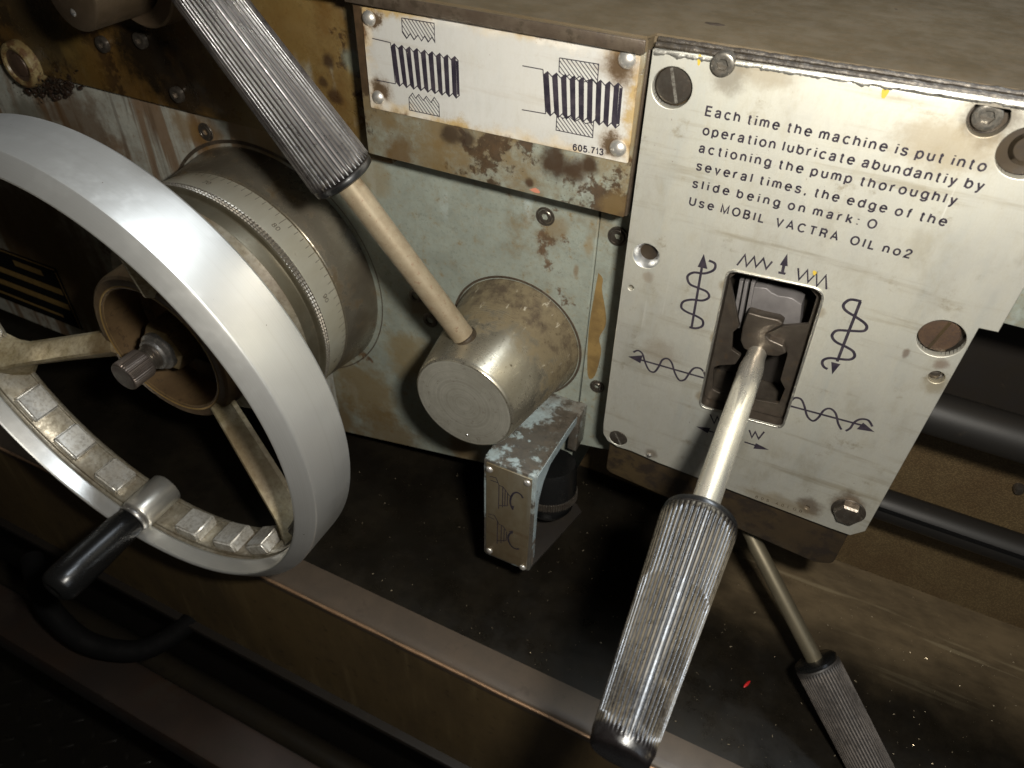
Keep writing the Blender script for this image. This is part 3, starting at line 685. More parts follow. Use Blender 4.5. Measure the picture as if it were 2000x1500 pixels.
# torn bright lip along the top edge
bm = bmesh.new(); A = []; Bv = []; Cv = []
X = 1.0; i = 0
while X < 161:
    zt = -.6+X*.0265; n = mnoise.noise(Vector((X*.23, 1, 0)))+.6*mnoise.noise(Vector((X*.9, 5, 0)))
    A.append(bm.verts.new((X, -.12, zt-1.7-1.3*n))); Bv.append(bm.verts.new((X, -.55-.25*n, zt-.7-.5*n))); Cv.append(bm.verts.new((X, .5, zt+.5)))
    X += .7
for k in range(len(A)-1):
    bm.faces.new((A[k], A[k+1], Bv[k+1], Bv[k])); bm.faces.new((Bv[k], Bv[k+1], Cv[k+1], Cv[k]))
foil = metal('torn_bright_edge', (.66, .64, .58), (.50, .48, .42), .34, (.30, .27, .22), .06, .9, 200, .25)
obj('torn_lip', bm, foil, ip, sharp=80)

def stain_at(t, px, py, r, col, k, stx=1.0):
    x_, y_, z_ = t.xyz(); q_ = at(px, py, 0); o_ = ORG
    dx_ = t.op('MULTIPLY', t.op('SUBTRACT', x_, (q_.x-o_[0])*S), stx); dz_ = t.op('SUBTRACT', z_, (q_.z-o_[2])*S)
    d_ = t.op('SQRT', t.op('ADD', t.op('MULTIPLY', dx_, dx_), t.op('MULTIPLY', dz_, dz_)))
    d_ = t.op('ADD', d_, t.op('MULTIPLY', t.op('SUBTRACT', t.noise(130, 8, .75, loc=(px*.01, 0, py*.01)), .5), r*1.3*S))
    prev_ = t.b.inputs['Base Color'].links[0].from_socket
    t.set('Base Color', t.mix(t.op('MULTIPLY', t.ramp(d_, r*S, r*.35*S), k), prev_, col))
ORG = (78, 0, -228)
for a_ in [(1935, 235, 13, (.16, .125, .09), .75), (1425, 145, 10, (.20, .16, .11), .6), (1850, 285, 13, (.42, .34, .22), .6, .5), (1500, 142, 8, (.34, .27, .17), .5, .5),
           (1655, 985, 12, (.17, .11, .06), .8), (1580, 990, 9, (.13, .07, .03), .7), (1520, 985, 10, (.40, .30, .16), .5, .4), (1272, 885, 5, (.16, .09, .04), .6), (1770, 690, 4, (.16, .07, .03), .6, 2), (1838, 712, 4, (.20, .09, .04), .55), (1828, 752, 7, (.40, .32, .18), .6),
           (1290, 690, 12, (.34, .23, .13), .3), (1420, 560, 5, (.36, .27, .14), .6), (1392, 660, 4, (.36, .27, .14), .6, 2), (1372, 775, 5, (.34, .25, .13), .6), (1600, 610, 4, (.36, .27, .14), .5), (1265, 540, 4, (.32, .2, .1), .4), (1235, 700, 9, (.5, .47, .38), .4), (1480, 300, 4, (.3, .2, .1), .0)]:
    stain_at(PLATE_T, *a_)
# lettering (spelt as on the plate)
INK = -.06
lines = [('Each time the machine is put into', (218, 641), (1782, 957)), ('operation lubricate abundantiy by', (203, 748), (1768, 1064)),
         ('actioning the pump thoroughly', (183, 846), (1618, 1143)), ('several times, the edge of the', (168, 945), (1563, 1262)),
         ('slide being on mark: O', (147, 1042), (1172, 1277)), ('Use MOBIL  VACTRA  OIL no2', (128, 1140), (1364, 1441))]
bm = bmesh.new()
for s_, a, e in lines: text_line(s_, p2(*zE(*a)), p2(*zE(*e)), 3.6, INK, .76, bm)
obj('lettering', bm, ink, ip, smooth=False)
bm = text_line('605.401 GB', p2(1475, 972), p2(1566, 1001), 1.9, INK, .3); obj('serial_lettering', bm, ink_faded, ip, smooth=False)

def sym(strokes, fills, wdt=1.2, name='feed_symbol'):
    bm = bmesh.new(); yy = INK
    for pts, sm in strokes:
        q = [p2(*p) for p in pts]
        ribbon(bm, smooth_path(q, 7) if sm else q, wdt, yy); yy -= .004
    for pts in fills: poly(bm, [p2(*p) for p in pts], yy); yy -= .004
    return obj(name, bm, ink, ip, smooth=False)
Z = lambda f, L: [f(*p) for p in L]
sym([(Z(zA, [(470, 1384), (518, 1105)]), 0), (Z(zA, [(550, 1075), (578, 1090), (572, 1118), (530, 1134), (480, 1130), (452, 1148), (462, 1182), (500, 1200), (540, 1218), (550, 1243), (520, 1258), (470, 1254), (432, 1264), (424, 1290), (448, 1310), (490, 1328), (520, 1348), (520, 1374), (492, 1385), (460, 1380)]), 1)],
    [Z(zA, [(527, 1044), (543, 1114), (498, 1104)])])
sym([(Z(zC, [(1702, 545), (1475, 1130)]), 0), (Z(zC, [(1712, 543), (1610, 525), (1548, 560), (1537, 600), (1572, 642), (1650, 690), (1738, 750), (1765, 795), (1730, 832), (1600, 830), (1480, 826), (1432, 860), (1430, 898), (1470, 942), (1560, 985), (1630, 1030), (1645, 1080), (1600, 1110), (1500, 1106), (1400, 1096), (1342, 1115), (1330, 1150), (1350, 1186), (1382, 1203)]), 1)],
    [Z(zC, [(1425, 1256), (1418, 1133), (1508, 1156)])], 1.3)
sym([(Z(zB, [(532, 325), (235, 240)]), 0), (Z(zB, [(204, 206), (224, 198), (245, 212), (258, 252), (276, 288), (300, 296), (320, 272), (336, 242), (360, 235), (380, 255), (394, 300), (415, 334), (440, 330), (460, 302), (482, 279), (510, 280), (528, 300), (533, 326)]), 1)],
    [Z(zB, [(179, 225), (247, 220), (236, 256)])], 1.05)
sym([(Z(zB, [(915, 450), (1250, 540)]), 0), (Z(zB, [(917, 442), (940, 416), (970, 420), (986, 450), (1000, 498), (1025, 520), (1050, 506), (1076, 472), (1105, 464), (1130, 486), (1141, 530), (1156, 560)]), 1), (Z(zB, [(1176, 566), (1197, 553), (1216, 526), (1246, 512), (1280, 518), (1298, 546)]), 1)],
    [Z(zB, [(1308, 571), (1226, 558), (1256, 528)])], 1.1)
sym([(Z(zC, [(498, 190), (576, 88), (590, 198), (666, 108), (682, 206), (756, 124), (782, 225), (842, 153)]), 0)], [], .85, 'zigzag_symbol')
sym([(Z(zC, [(1095, 218), (1102, 330), (1186, 238), (1190, 355), (1276, 265), (1275, 395), (1366, 290), (1370, 425)]), 0)], [], .85, 'zigzag_symbol')
sym([(Z(zC, [(955, 190), (940, 262)]), 0)], [Z(zC, [(990, 74), (992, 200), (914, 188)]), Z(zC, [(902, 248), (976, 262), (966, 284), (900, 270)])], 1.3, 'arrow_symbol')
sym([(Z(zB, [(556, 490), (574, 532), (588, 500), (610, 545), (622, 505)]), 0)], [Z(zB, [(491, 545), (557, 553), (544, 577)])], .8, 'arrow_symbol')
sym([(Z(zB, [(735, 562), (746, 596), (762, 570), (777, 602), (803, 570)]), 0), (Z(zB, [(712, 616), (768, 634)]), 0)], [Z(zB, [(826, 653), (753, 647), (765, 622)])], .9, 'arrow_symbol')
sym([(Z(zB, [(545, 565), (640, 590)]), 0)], [], .9, 'arrow_symbol')
# yellow paint dabs
for px, py, w_, h_ in [(1366, 117, .9, 1.9), (1728, 182, 1.1, 2.3), (1591, 533, .8, 1.2)]:
    c = p2(px, py); bm = bmesh.new(); poly(bm, [(c[0]+w_*math.cos(a)*(1+.25*math.sin(3*a)), c[1]+h_*math.sin(a)*(1+.2*math.cos(2*a+px))) for a in [k*math.pi/8 for k in range(16)]], -.09)
    obj('paint_dab', bm, yellow, ip, smooth=False)

# --- fasteners and holes of the plate
def slotted(parent, c, r, y, mat, ang, h=4.0, dome=.0, sm=None):
    bm = lathe([(r, -h), (r, -.7), (r*.94, -.15), (r*.8, 0), (0, dome)], (c[0], y, c[1]), seg=44)
    o = obj('screw', bm, mat, parent, origin=(c[0], y, c[1]))
    a = R(ang); d = Vector((math.cos(a), 0, math.sin(a))); nn = Vector((-d.z, 0, d.x))
    b2 = bmesh.new(); q = [Vector((c[0], y-.05-dome*.6, c[1]))+d*s1*r*.93+nn*s2*r*.085 for s1, s2 in ((-1, -1), (1, -1), (1, 1), (-1, 1))]
    lo = [b2.verts.new(p) for p in q]; b2.faces.new(lo)
    obj('slot', b2, sm or slot_m, o, smooth=False); return o
slot_m = metal('slot_grime', (.22, .21, .18), (.05, .04, .03), .5, (.03, .02, .015), .1, .3, 400, .05)
def bore(parent, h, depth, mat_wall, mat_floor, taper=1.0, name='bore', flr=True):
    bm = lathe([(h[2]+.02, -1.0), (h[2]*taper, -depth)]+([(0, -depth)] if flr else []), (h[0], 0, h[1]), seg=40)
    return obj(name, bm, mat_wall, parent)
h = holes['slot']; bore(ip, h, 7, screw_steel, None); part_label(slotted(ip, (h[0]+.3, h[1]+.4), h[2]-.7, 1.9, screw_steel, 108), 'large slotted oily screw at the plate top left')
cap_screw(ip, p2(1410, 128, -3), 4.7, screw_mid, -2.6, h=4.5)
h = holes['c2']; bore(ip, h, 7, screw_steel, None); cap_screw(ip, (h[0]-.3, h[1]+.2), 5.0, screw_mid, .4, h=5)
h = holes['big']; bore(ip, h, 8, dark_void, None); cap_screw(ip, (h[0]+.5, h[1]), 7.2, box_dark, 4.5, h=4)
h = holes['csk']
bm = lathe([(h[2]+.05, -.2), (h[2]-.1, -.3), (3.0, -7), (3.0, -14), (0, -14)], (h[0], 0, h[1]), seg=44); obj('countersink', bm, metal('bright_bore', (.62, .62, .61), (.5, .5, .49), .32, (.2, .18, .15), -.03, .9, 120, .03), ip)
h = holes['rust']; bore(ip, h, 8, screw_steel, None); slotted(ip, (h[0]-.9, h[1]+.2), h[2]-1.2, 2.0, screw_rust, 78, sm=box_dark)
for k in ('h1', 'h2', 'h3'):
    h = holes[k]; bore(ip, h, 5, screw_bright if k != 'h3' else dark_void, None); 
    obj('pin', lathe([(0, .3), (h[2]*.4, .2), (h[2]*.72, -.4), (h[2]*.75, -4)], (h[0]-.25*h[2], 2.2, h[1]-.1*h[2]), seg=20), screw_steel, ip)
h = holes['flat']; slotted(ip, h[:2], h[2]-.1, -.15, screw_steel, 120)
c = p2(1268, 889); obj('pin', lathe([(0, 1.3), (1.1, .9), (1.7, 0), (1.7, -2)], (c[0], -.1, c[1]), seg=20), screw_bright, ip)
c = p2(1655, 1008, -4)
bm = lathe([(0, 5.2), (4.6, 5.2), (6.3, 4.7), (7.3, 3.6), (7.3, .9), (7.9, .8), (7.9, 0), (7.9, -.2)], (c[0], 0, c[1]), seg=6)
obj('hex_bolt', bm, screw_steel, ip, origin=(c[0], 0, c[1]), sharp=20)
obj('washer', lathe([(8.6, -.2), (8.6, .6), (8.2, .9), (3, .9)], (c[0], 0, c[1]), seg=40), screw_steel, ip)

bm = curve_mesh([rounded([(1.6, -1.5), (1.6, -90), (6, -100), (7.5, -254), (139, -266), (148, -262), (148, -1.5)], [0, 0, 3, 5, 5, 6, 0], 4), [(p[0]+(p[0]-74)*.02, p[1]+(p[1]+129)*.02) for p in win]], 4.5, 76, .6)
obj('box_body', bm, box_dark, cb, sharp=40)
pth = [Vector((p[0]+(p[0]-74)*.006, -.05, p[1]+(p[1]+129)*.006)) for p in win]; pth += pth[:2]
obj('window_rim', tube(pth, [.62*(1+.35*mnoise.noise(p*.25)) for p in pth], 8), foil, ip, sharp=80)
# --- gate in the window
def offs(lp, k):
    cx = sum(p[0] for p in lp)/len(lp); cz = sum(p[1] for p in lp)/len(lp)
    return [(cx+(x-cx)*k, cz+(z_-cz)*k) for x, z_ in lp]
gt = thing('lever_gate', 'oily brown slotted guide sunk in the plate window around the bright lever', 'gate', (*at(1480, 690, 8)[:2], -175))
GY = 7.0
bm = bmesh.new()                # window frame walls
A = [bm.verts.new((x, 1.0, z_)) for x, z_ in offs(win, .997)]; B = [bm.verts.new((x, 34, z_)) for x, z_ in offs(win, .985)]
for k in range(len(A)): bm.faces.new((A[k], A[k-1], B[k-1], B[k]))
obj('frame_wall', bm, gate_brown, gt)
slotp = [(425, 320), (500, 262), (640, 256), (1215, 425), (1275, 500), (1190, 770), (940, 790), (790, 858), (772, 880), (800, 908), (960, 965), (990, 1060), (920, 1310), (965, 1400), (905, 1545), (330, 1440), (255, 1400), (270, 1190), (330, 1168), (480, 1160), (535, 1075), (445, 1015), (455, 850), (520, 790), (480, 600)]
slotl = rounded([p2(*zC(*p), GY) for p in slotp], 1.0, 3)
bm = curve_mesh([offs([(at(1,1,0).x, 0)]+[], 1)[:0] or offs([(x, z_) for x, z_ in win], .99), slotl], GY, 2.4, .3)
obj('gate_sheet', bm, gate_brown, gt, smooth=False)
# inside: grey ribs and block, dark back
bk = offs(win, .98); bm = bmesh.new(); poly(bm, bk, 33.5); obj('back_wall', bm, dark_void, gt, smooth=False)
q0, q1 = p2(*zC(650, 390), 15), p2(*zC(1140, 770), 15)
q = [p2(*zC(*p), 14) for p in [(650, 400), (785, 415), (830, 455), (900, 490), (985, 500), (1040, 515), (1128, 575), (1105, 800), (585, 690)]]
obj('inner_block', curve_mesh([q], 14, 10, .5), gate_grey, gt)
for xa in (490, 545, 610):
    q = [p2(*zC(xa+dx+ (30 if yy < 500 else -55), yy), 13) for dx, yy in ((0, 345), (38, 345), (38, 800), (0, 800))]
    obj('inner_rib', curve_mesh([q], 13-(xa-490)*.012, 9, .5), gate_grey, gt)

# ---- main lever (bright rod, big ribbed grip towards the viewer)
def ribbed(n, depth):
    def f(r, h, t):
        c_ = .5+.5*math.cos(n*t); q = max(0.0, min(1.0, (c_-.16)/.50)); q = q*q*(3-2*q)
        return r-depth*(1-q)*RIB(h), q*RIB(h)+(1-RIB(h))*.3
    return f
RIB = lambda h: 1.0
def lever(name, label, group, A, Bp, Cc, rod_r, r0, r1, L, mats, nrib, neck=None, depth=.75, ring=True):
    global RIB
    A, Bp = Vector(A), Vector(Bp); d = (Bp-A).normalized()
    t = thing(name, label, 'lever', A, group)
    l = (Bp-A).length
    prof = [(0, -1), (rod_r*.80, -1), (rod_r*.82, 7), (rod_r, 14), (rod_r, l+2)] if neck is None else neck
    obj('rod', lathe(prof, A, d, 40), mats[0], t, sharp=50)
    RIB = lambda h: max(0.0, min(1.0, (h-3.2)/3.0, (L-5.0-h)/3.0))
    prof = [(rod_r*.9, .3), (r0*.86, .0), (r0*.93, .5), (r0*.95, 1.7), (r0*.935, 2.3), (r0*.975, 3.0)]
    N = 34
    for k in range(N+1): h = 3.2+(L-8.2)*k/N; prof.append((r0+(r1-r0)*((h/L)**.95), h))
    prof += [(r1*.985, L-3.4), (r1*.97, L-1.4), (r1*.9, L-.3), (r1*.8, L), (0, L+.4)]
    g = obj('grip', lathe(prof, Bp, d, nrib*10, rfun=ribbed(nrib, depth), ridge=True), mats[1], t, sharp=70)
    if ring: obj('collar', lathe([(rod_r*.98, -1.0), (r0*.86, -1.0), (r0*.955, -.2), (r0*.965, .9), (r0*.95, 1.8), (r0*.93, 1.9)], Bp, d, 64), black_plastic, g)
    return t
A = at(1480, 684, 6); Bp = wd(1367, 1013, 305); Cc = wd(1230, 1478, 246)
main = lever('feed_lever', 'bright steel lever with a dark ribbed grip sticking out of the plate window', 'ribbed levers', A, Bp, Cc, 5.9, 15.9, 10.8, (Cc-Bp).length+2, (rod_steel, grip_a), 44)
# lever root: ball fork in the slot
d = (Bp-A).normalized()
q = [p2(*zC(*p), 3.0) for p in [(602, 650), (740, 690), (900, 725), (960, 768), (800, 850), (776, 880), (815, 918), (950, 978), (980, 1050), (900, 1085), (760, 1075), (640, 1050), (560, 1008), (528, 930), (548, 800)]]
o_ = obj('lever_root', curve_mesh([rounded(q, 1.2, 3)], 3.0, 6, 1.0, 3), gate_brown, main, sharp=50)
# ---- left lever on its boss
bc = Vector((-69.5, 0, -194.5))
lv = thing('engage_lever', 'speckled lever with ribbed grip rising from a flared round steel boss', 'lever', (bc.x, AY, bc.z-40), 'ribbed levers')
prof = [(42.8, -AY-1), (42.6, -AY+1.5), (41.6, -AY+3), (31.8, 35.5), (31.3, 37.0), (30.6, 37.9), (29.8, 38.2)]
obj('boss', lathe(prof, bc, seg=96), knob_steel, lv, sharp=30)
obj('boss_face', lathe([(30.0, 38.15), (15, 38.22), (0, 38.25)], bc, seg=96), knob_face, lv)
obj('boss_rim', lathe([(43.0, -AY-.5), (43.3, -AY+.2), (44.6, -AY+.25), (45.2, -AY-.6)], bc, seg=96), edge_dark, lv)
c = at(912, 850, -38.4); obj('set_pin', lathe([(0, .5), (.7, .4), (1.1, -.2)], (c.x, -38.2, c.z), seg=16), screw_bright, lv)
A2 = Vector((-74.0, -18.2, -169)); B2 = wd(671, 346, 360); C2 = wd(410, 0, 312); d2 = (C2-B2).normalized()
A2 = B2-d2*((B2-at(905, 660, -20)).length+9)
l2 = (B2-A2).length
obj('rod', lathe([(0, -1), (6.4, -1), (6.4, 4), (6.5, l2+2), (0, l2+2)], A2, d2, 40), rod_rusty, lv)
obj('rod_seat', lathe([(6.3, 7.2), (7.2, 7.4), (7.5, 9.2), (7.2, 10.2), (6.4, 10.6)], A2, d2, 40), box_dark, lv)
RIB = lambda h: max(0.0, min(1.0, (h-3.2)/3.0, (104-5.0-h)/3.0))
prof = [(6.4, .3), (14.6, 0), (15.8, .5), (16.2, 1.7), (15.9, 2.3), (16.5, 3.0)]+[(17+(12.6-17)*(h/104)**.95, h) for h in [3.2+(104-8.2)*k/34 for k in range(35)]]+[(12, 100.5), (11.2, 102.4), (9, 103.6), (4, 104), (0, 104)]
g = obj('grip', lathe(prof, B2, d2, 44*10, rfun=ribbed(44, .7), ridge=True), grip_b, lv, sharp=70)
obj('collar', lathe([(6.5, -1.6), (14.4, -1.6), (16.1, -.6), (16.3, .9), (16.1, 1.8), (15.8, 1.9)], B2, d2, 64), black_plastic, g)
# ---- small rear lever bottom right
A3 = wd(1458, 1030, 466); B3 = wd(1592, 1290, 455); C3 = wd(1720, 1545, 428)
lever('small_lever', 'small dull lever with grey ribbed grip below the instruction plate', 'ribbed levers', A3, B3, C3, 5.0, 13.6, 12.4, 112, (rod_old, grip_c), 44)

# ================================================================== THREAD SIGN
cx, cz = (-72.3, -27.0)
ts = thing('thread_sign', 'white metal sign with two screw thread diagrams, rust at its edges', 'sign', (cx, HY, -51))
tl = [p2(*zD(*p), HY-1) for p in [(158, 38), (1722, 266), (1646, 913), (212, 601)]]
SY = HY-1.0
o = obj('sign_sheet', curve_mesh([rounded([tl[0], tl[1], tl[2], tl[3]], .8, 3)], SY, 1.0, .15), alu_small, ts, origin=(cx, SY, cz), smooth=False)
rv = None
for px, py, r in [(195, 105, 3.7), (248, 547, 3.5), (1638, 335, 4.1), (1588, 832, 4.1)]:
    c = p2(*zD(px, py), SY-1)
    bm = lathe([(0, r*.62), (r*.3, r*.59), (r*.58, r*.48), (r*.82, r*.3), (r*.96, r*.1), (r, -.3)], (c[0], SY, c[1]), seg=28)
    obj('rivet', bm, rivet_steel, ts, origin=(c[0], SY, c[1]))
IY = SY-.06
def q2(x, y): return p2(*zD(x, y), IY)
def lerp(a, b, t): return (a[0]+(b[0]-a[0])*t, a[1]+(b[1]-a[1])*t)
def thread(bm, A0, A1, B0, B1, n, amp, head):
    y = IY
    for k in range(n):
        T = lambda t, up=0: (lambda p: (p[0], p[1]-up))(lerp(A0, A1, t/n))
        Bt = lambda t, up=0: (lambda p: (p[0], p[1]+up))(lerp(B0, B1, t/n))
        poly(bm, [q2(*T(k)), q2(*T(k+.5, amp)), q2(*T(k+.62, amp*.76)), q2(*Bt(k+.62, amp*.76)), q2(*Bt(k+.5, amp)), q2(*Bt(k))], y)
    z = []; z2 = []
    for k in range(n):
        z += [T2 for T2 in (lerp(A0, A1, k/n), (lambda p: (p[0], p[1]-amp))(lerp(A0, A1, (k+.5)/n)))]
        z2 += [T2 for T2 in (lerp(B0, B1, k/n), (lambda p: (p[0], p[1]+amp))(lerp(B0, B1, (k+.5)/n)))]
    z.append(A1); z2.append(B1)
    ribbon(bm, [q2(*p) for p in z], .45, y-.004); ribbon(bm, [q2(*p) for p in z2], .45, y-.008)
    for k in range(n):
        ribbon(bm, [q2(*z[2*k+1]), q2(*z2[2*k+1])], .32, y-.012)
    poly(bm, [q2(*p) for p in (lerp(A0, A1, (n-.36)/n), A1, B1, lerp(B0, B1, (n-.36)/n))], y-.016)
    for a_, b_ in head: ribbon(bm, [q2(*a_), q2(*b_)], .45, y-.02)
def hatch(bm, outline, n, dirv):
    ribbon(bm, [q2(*p) for p in outline+[outline[0]]], .42, IY-.004)
    xs = [p[0] for p in outline]; ys = [p[1] for p in outline]
    # clip parallel diagonals to the outline (even-odd)
    import itertools
    dx, dy = dirv
    for k in range(n):
        ox = min(xs)-(max(ys)-min(ys))*abs(dx/dy)+ (max(xs)-min(xs)+(max(ys)-min(ys))*abs(dx/dy))*(k+.5)/n
        oy = min(ys); ts_ = []
        for (xa, ya), (xb, yb) in zip(outline, outline[1:]+outline[:1]):
            ex_, ey_ = xb-xa, yb-ya; den = dx*ey_-dy*ex_
            if abs(den) < 1e-6: continue
            t_ = ((xa-ox)*ey_-(ya-oy)*ex_)/den; u_ = ((xa-ox)*dy-(ya-oy)*dx)/den
            if 0 <= u_ < 1: ts_.append(t_)
        ts_.sort()
        for a_, b_ in zip(ts_[::2], ts_[1::2]): ribbon(bm, [q2(ox+dx*a_, oy+dy*a_), q2(ox+dx*b_, oy+dy*b_)], .40, IY-.008)
bm = bmesh.new()
thread(bm, (322, 262), (702, 342), (352, 455), (708, 530), 9, 22, [((220, 214), (322, 238)), ((245, 447), (350, 468)), ((322, 238), (350, 468))])
hatch(bm, [(384, 100), (565, 130), (570, 238), (553, 208), (532, 235), (512, 202), (495, 228), (475, 196), (453, 222), (432, 188), (412, 215), (388, 180)], 15, (.62, 1))
hatch(bm, [(425, 545), (445, 520), (462, 548), (480, 527), (505, 560), (522, 537), (548, 572), (566, 543), (592, 582), (595, 650), (428, 614)], 15, (.7, 1))
obj('thread_drawing', bm, ink, ts, smooth=False)
bm = bmesh.new()
thread(bm, (1174, 420), (1618, 492), (1190, 618), (1600, 695), 9, 24, [((1058, 367), (1173, 388)), ((1055, 612), (1188, 635)), ((1173, 388), (1188, 635))])
hatch(bm, [(1265, 323), (1484, 358), (1476, 470), (1448, 440), (1400, 458), (1380, 425), (1350, 445), (1320, 415), (1300, 432), (1262, 400)], 15, (.72, 1))
hatch(bm, [(1250, 640), (1285, 660), (1320, 648), (1350, 678), (1385, 660), (1410, 690), (1455, 680), (1450, 768), (1246, 726)], 15, (.72, 1))
obj('thread_drawing', bm, ink, ts, smooth=False)
obj('lettering', text_line('605.713', q2(1338, 836), q2(1510, 866), 2.7, IY, .62), ink, ts, smooth=False)

# ================================================================== BRACKET
BX0, BX1, BY, BZ0, BZ1 = -54.5, -20.5, -42.0, -322.0, -227.5
br = thing('bracket', 'chipped blue-grey folded bracket below the round boss carrying a small sign', 'bracket', ((BX0+BX1)/2, 0, BZ0))
obj('front_plate', curve_mesh([rounded([(BX0, BZ0), (BX1, BZ0), (BX1, BZ1), (BX0, BZ1)], [3, 3, 3, 3], 4)], BY, 3.5, .9), paint_blue, br)
bm = bmesh.new(); P = [(BX0+.2, BY+2), (BX1-.2, BY+2), (-20, 10), (-18.5, AY+1), (BX0+.2, AY+1)]
lo = [bm.verts.new((x_, y_, BZ1-3.4-max(0, y_+40)*.03)) for x_, y_ in P]; hi = [bm.verts.new((x_, y_, BZ1+.1-max(0, y_+40)*.03)) for x_, y_ in P]
bm.faces.new(hi); bm.faces.new(lo[::-1])
for k in range(5): bm.faces.new((lo[k], lo[(k+1) % 5], hi[(k+1) % 5], hi[k]))
bmesh.ops.bevel(bm, geom=[e for e in bm.edges], offset=.8, segments=2, affect='EDGES')
obj('top_flange', bm, paint_blue, br)
bm = bmesh.new(); P = [(BX0+.3, BY+2), (BX1-.6, BY+2), (-8.5, 19), (-14, 24), (BX0+.3, 24)]
lo = [bm.verts.new((x_, y_, BZ0+.3)) for x_, y_ in P]; hi = [bm.verts.new((x_, y_, BZ0+1.8)) for x_, y_ in P]
bm.faces.new(hi); bm.faces.new(lo[::-1])
for k in range(5): bm.faces.new((lo[k], lo[(k+1) % 5], hi[(k+1) % 5], hi[k]))
obj('bottom_flange', bm, dark_void, br, smooth=False)
obj('side_web', box(BX0+.3, BX0+3, BY+2.5, AY, BZ0+3, BZ1-3.5), box_dark, br, smooth=False)
obj('rear_lug', box(-24, -17.5, 18, AY+2, -262, BZ1-2, bev=1), paint_blue, br)
bm = bmesh.new(); P = [(BY+1, BZ0+3), (BY+4.5, BZ0+4), (BY+6.5, BZ0+12), (BY+6.5, BZ1-38), (BY+8, BZ1-27), (BY+13, BZ1-17), (BY+22, BZ1-11), (8, BZ1-9.5), (AY, BZ1-9), (AY, BZ1-3.2), (0, BZ1-1.6), (BY+1, BZ1-1.2)]
A_ = [bm.verts.new((BX1-3.2, y_, z_)) for y_, z_ in P]; B_ = [bm.verts.new((BX1+.15+max(0, y_+20)*.028, y_, z_)) for y_, z_ in P]
bm.faces.new(A_); bm.faces.new(B_[::-1])
for k in range(len(P)): bm.faces.new((A_[k], A_[(k+1) % len(P)], B_[(k+1) % len(P)], B_[k]))
bmesh.ops.recalc_face_normals(bm, faces=bm.faces)
bmesh.ops.bevel(bm, geom=[e for e in bm.edges if len(e.link_faces) == 2 and e.calc_face_angle(0) > 1.2], offset=.7, segments=2, affect='EDGES')
obj('gusset', bm, paint_blue2, br, sharp=50)
sg = obj('sign_sheet', box(BX0+2.2, BX1-2.0, BY-.9, BY+.1, BZ0+3.0, BZ1-2.6, bev=.25), bracket_sign, br, origin=((BX0+BX1)/2, BY, BZ0+40))
for fx, fz in [(.13, .92), (.86, .93), (.14, .07), (.86, .04)]:
    cx_, cz_ = BX0+(BX1-BX0)*fx, BZ0+(BZ1-BZ0)*fz
    obj('rivet', lathe([(0, 1.5), (1.1, 1.35), (2.0, .8), (2.4, 0), (2.4, -.3)], (cx_, BY-.9, cz_), seg=24), rivet_steel, sg, origin=(cx_, BY-.9, cz_))
def zK(x, y): return (900+x*280/1500, 850+y*280/1500)
bm = bmesh.new(); yy = BY-.96
q = lambda L: [p2(*zK(*p), yy) for p in L]
for off, fl_ in ((0, 0), (1, 1)):
    if not off:
        L = [[(300, 428), (368, 445), (400, 525), (440, 540), (475, 585), (512, 640)], [(400, 525), (395, 770)], [(440, 545), (435, 755)], [(465, 565), (460, 745)], [(490, 605), (485, 740)], [(395, 735), (490, 740)], [(310, 470), (385, 495)]]
        arc = [(545, 780), (520, 720), (522, 660), (550, 610), (590, 600), (630, 625), (650, 660)]; hd = [(545, 785), (530, 735), (560, 745)]
    else:
        L = [[(285, 822), (350, 838), (400, 930), (440, 950), (475, 1000)], [(385, 900), (380, 1135)], [(425, 945), (420, 1130)], [(455, 980), (450, 1115)], [(480, 1010), (475, 1100)], [(380, 1105), (475, 1100)], [(285, 850), (350, 880)]]
        arc = [(540, 1010), (505, 1040), (495, 1080), (510, 1130), (545, 1175), (590, 1192), (607, 1185)]; hd = [(500, 1005), (548, 1000), (540, 1035)]
    for l_ in L: ribbon(bm, q(l_), .58, yy); yy -= .003
    ribbon(bm, smooth_path(q(arc), 5), 1.25, yy); poly(bm, q(hd), yy-.003); yy -= .006
obj('thread_drawing', bm, ink, sg, smooth=False)
# knurled black knob inside the bracket
kc = wd(1072, 965, (at(1072, 965, -2)-CAM).dot(fw)); ka = Vector((.12, -.18, -1)).normalized()
kn = thing('clamp_knob', 'black domed knob with knurled ring half hidden inside the bracket', 'knob', kc+Vector((0, 0, -16)))
obj('knob_body', lathe([(0, -26), (17, -26), (18, -22), (18.2, -5)], kc, ka, 48), black_plastic, kn)
def knr(r, h, t): return r+.45*(1 if int(t/(2*math.pi)*144) % 2 else -1), 0
obj('knurled_ring', lathe([(17, -5.0), (18.6, -4.6), (18.6, 0.4), (17, .6)], kc, ka, 288, rfun=knr), screw_steel, kn, sharp=30)
obj('dome', lathe([(17.6, .5), (17.5, 3), (16, 8), (13, 12), (8, 14.5), (0, 15.5)], kc, ka, 48), black_plastic, kn)

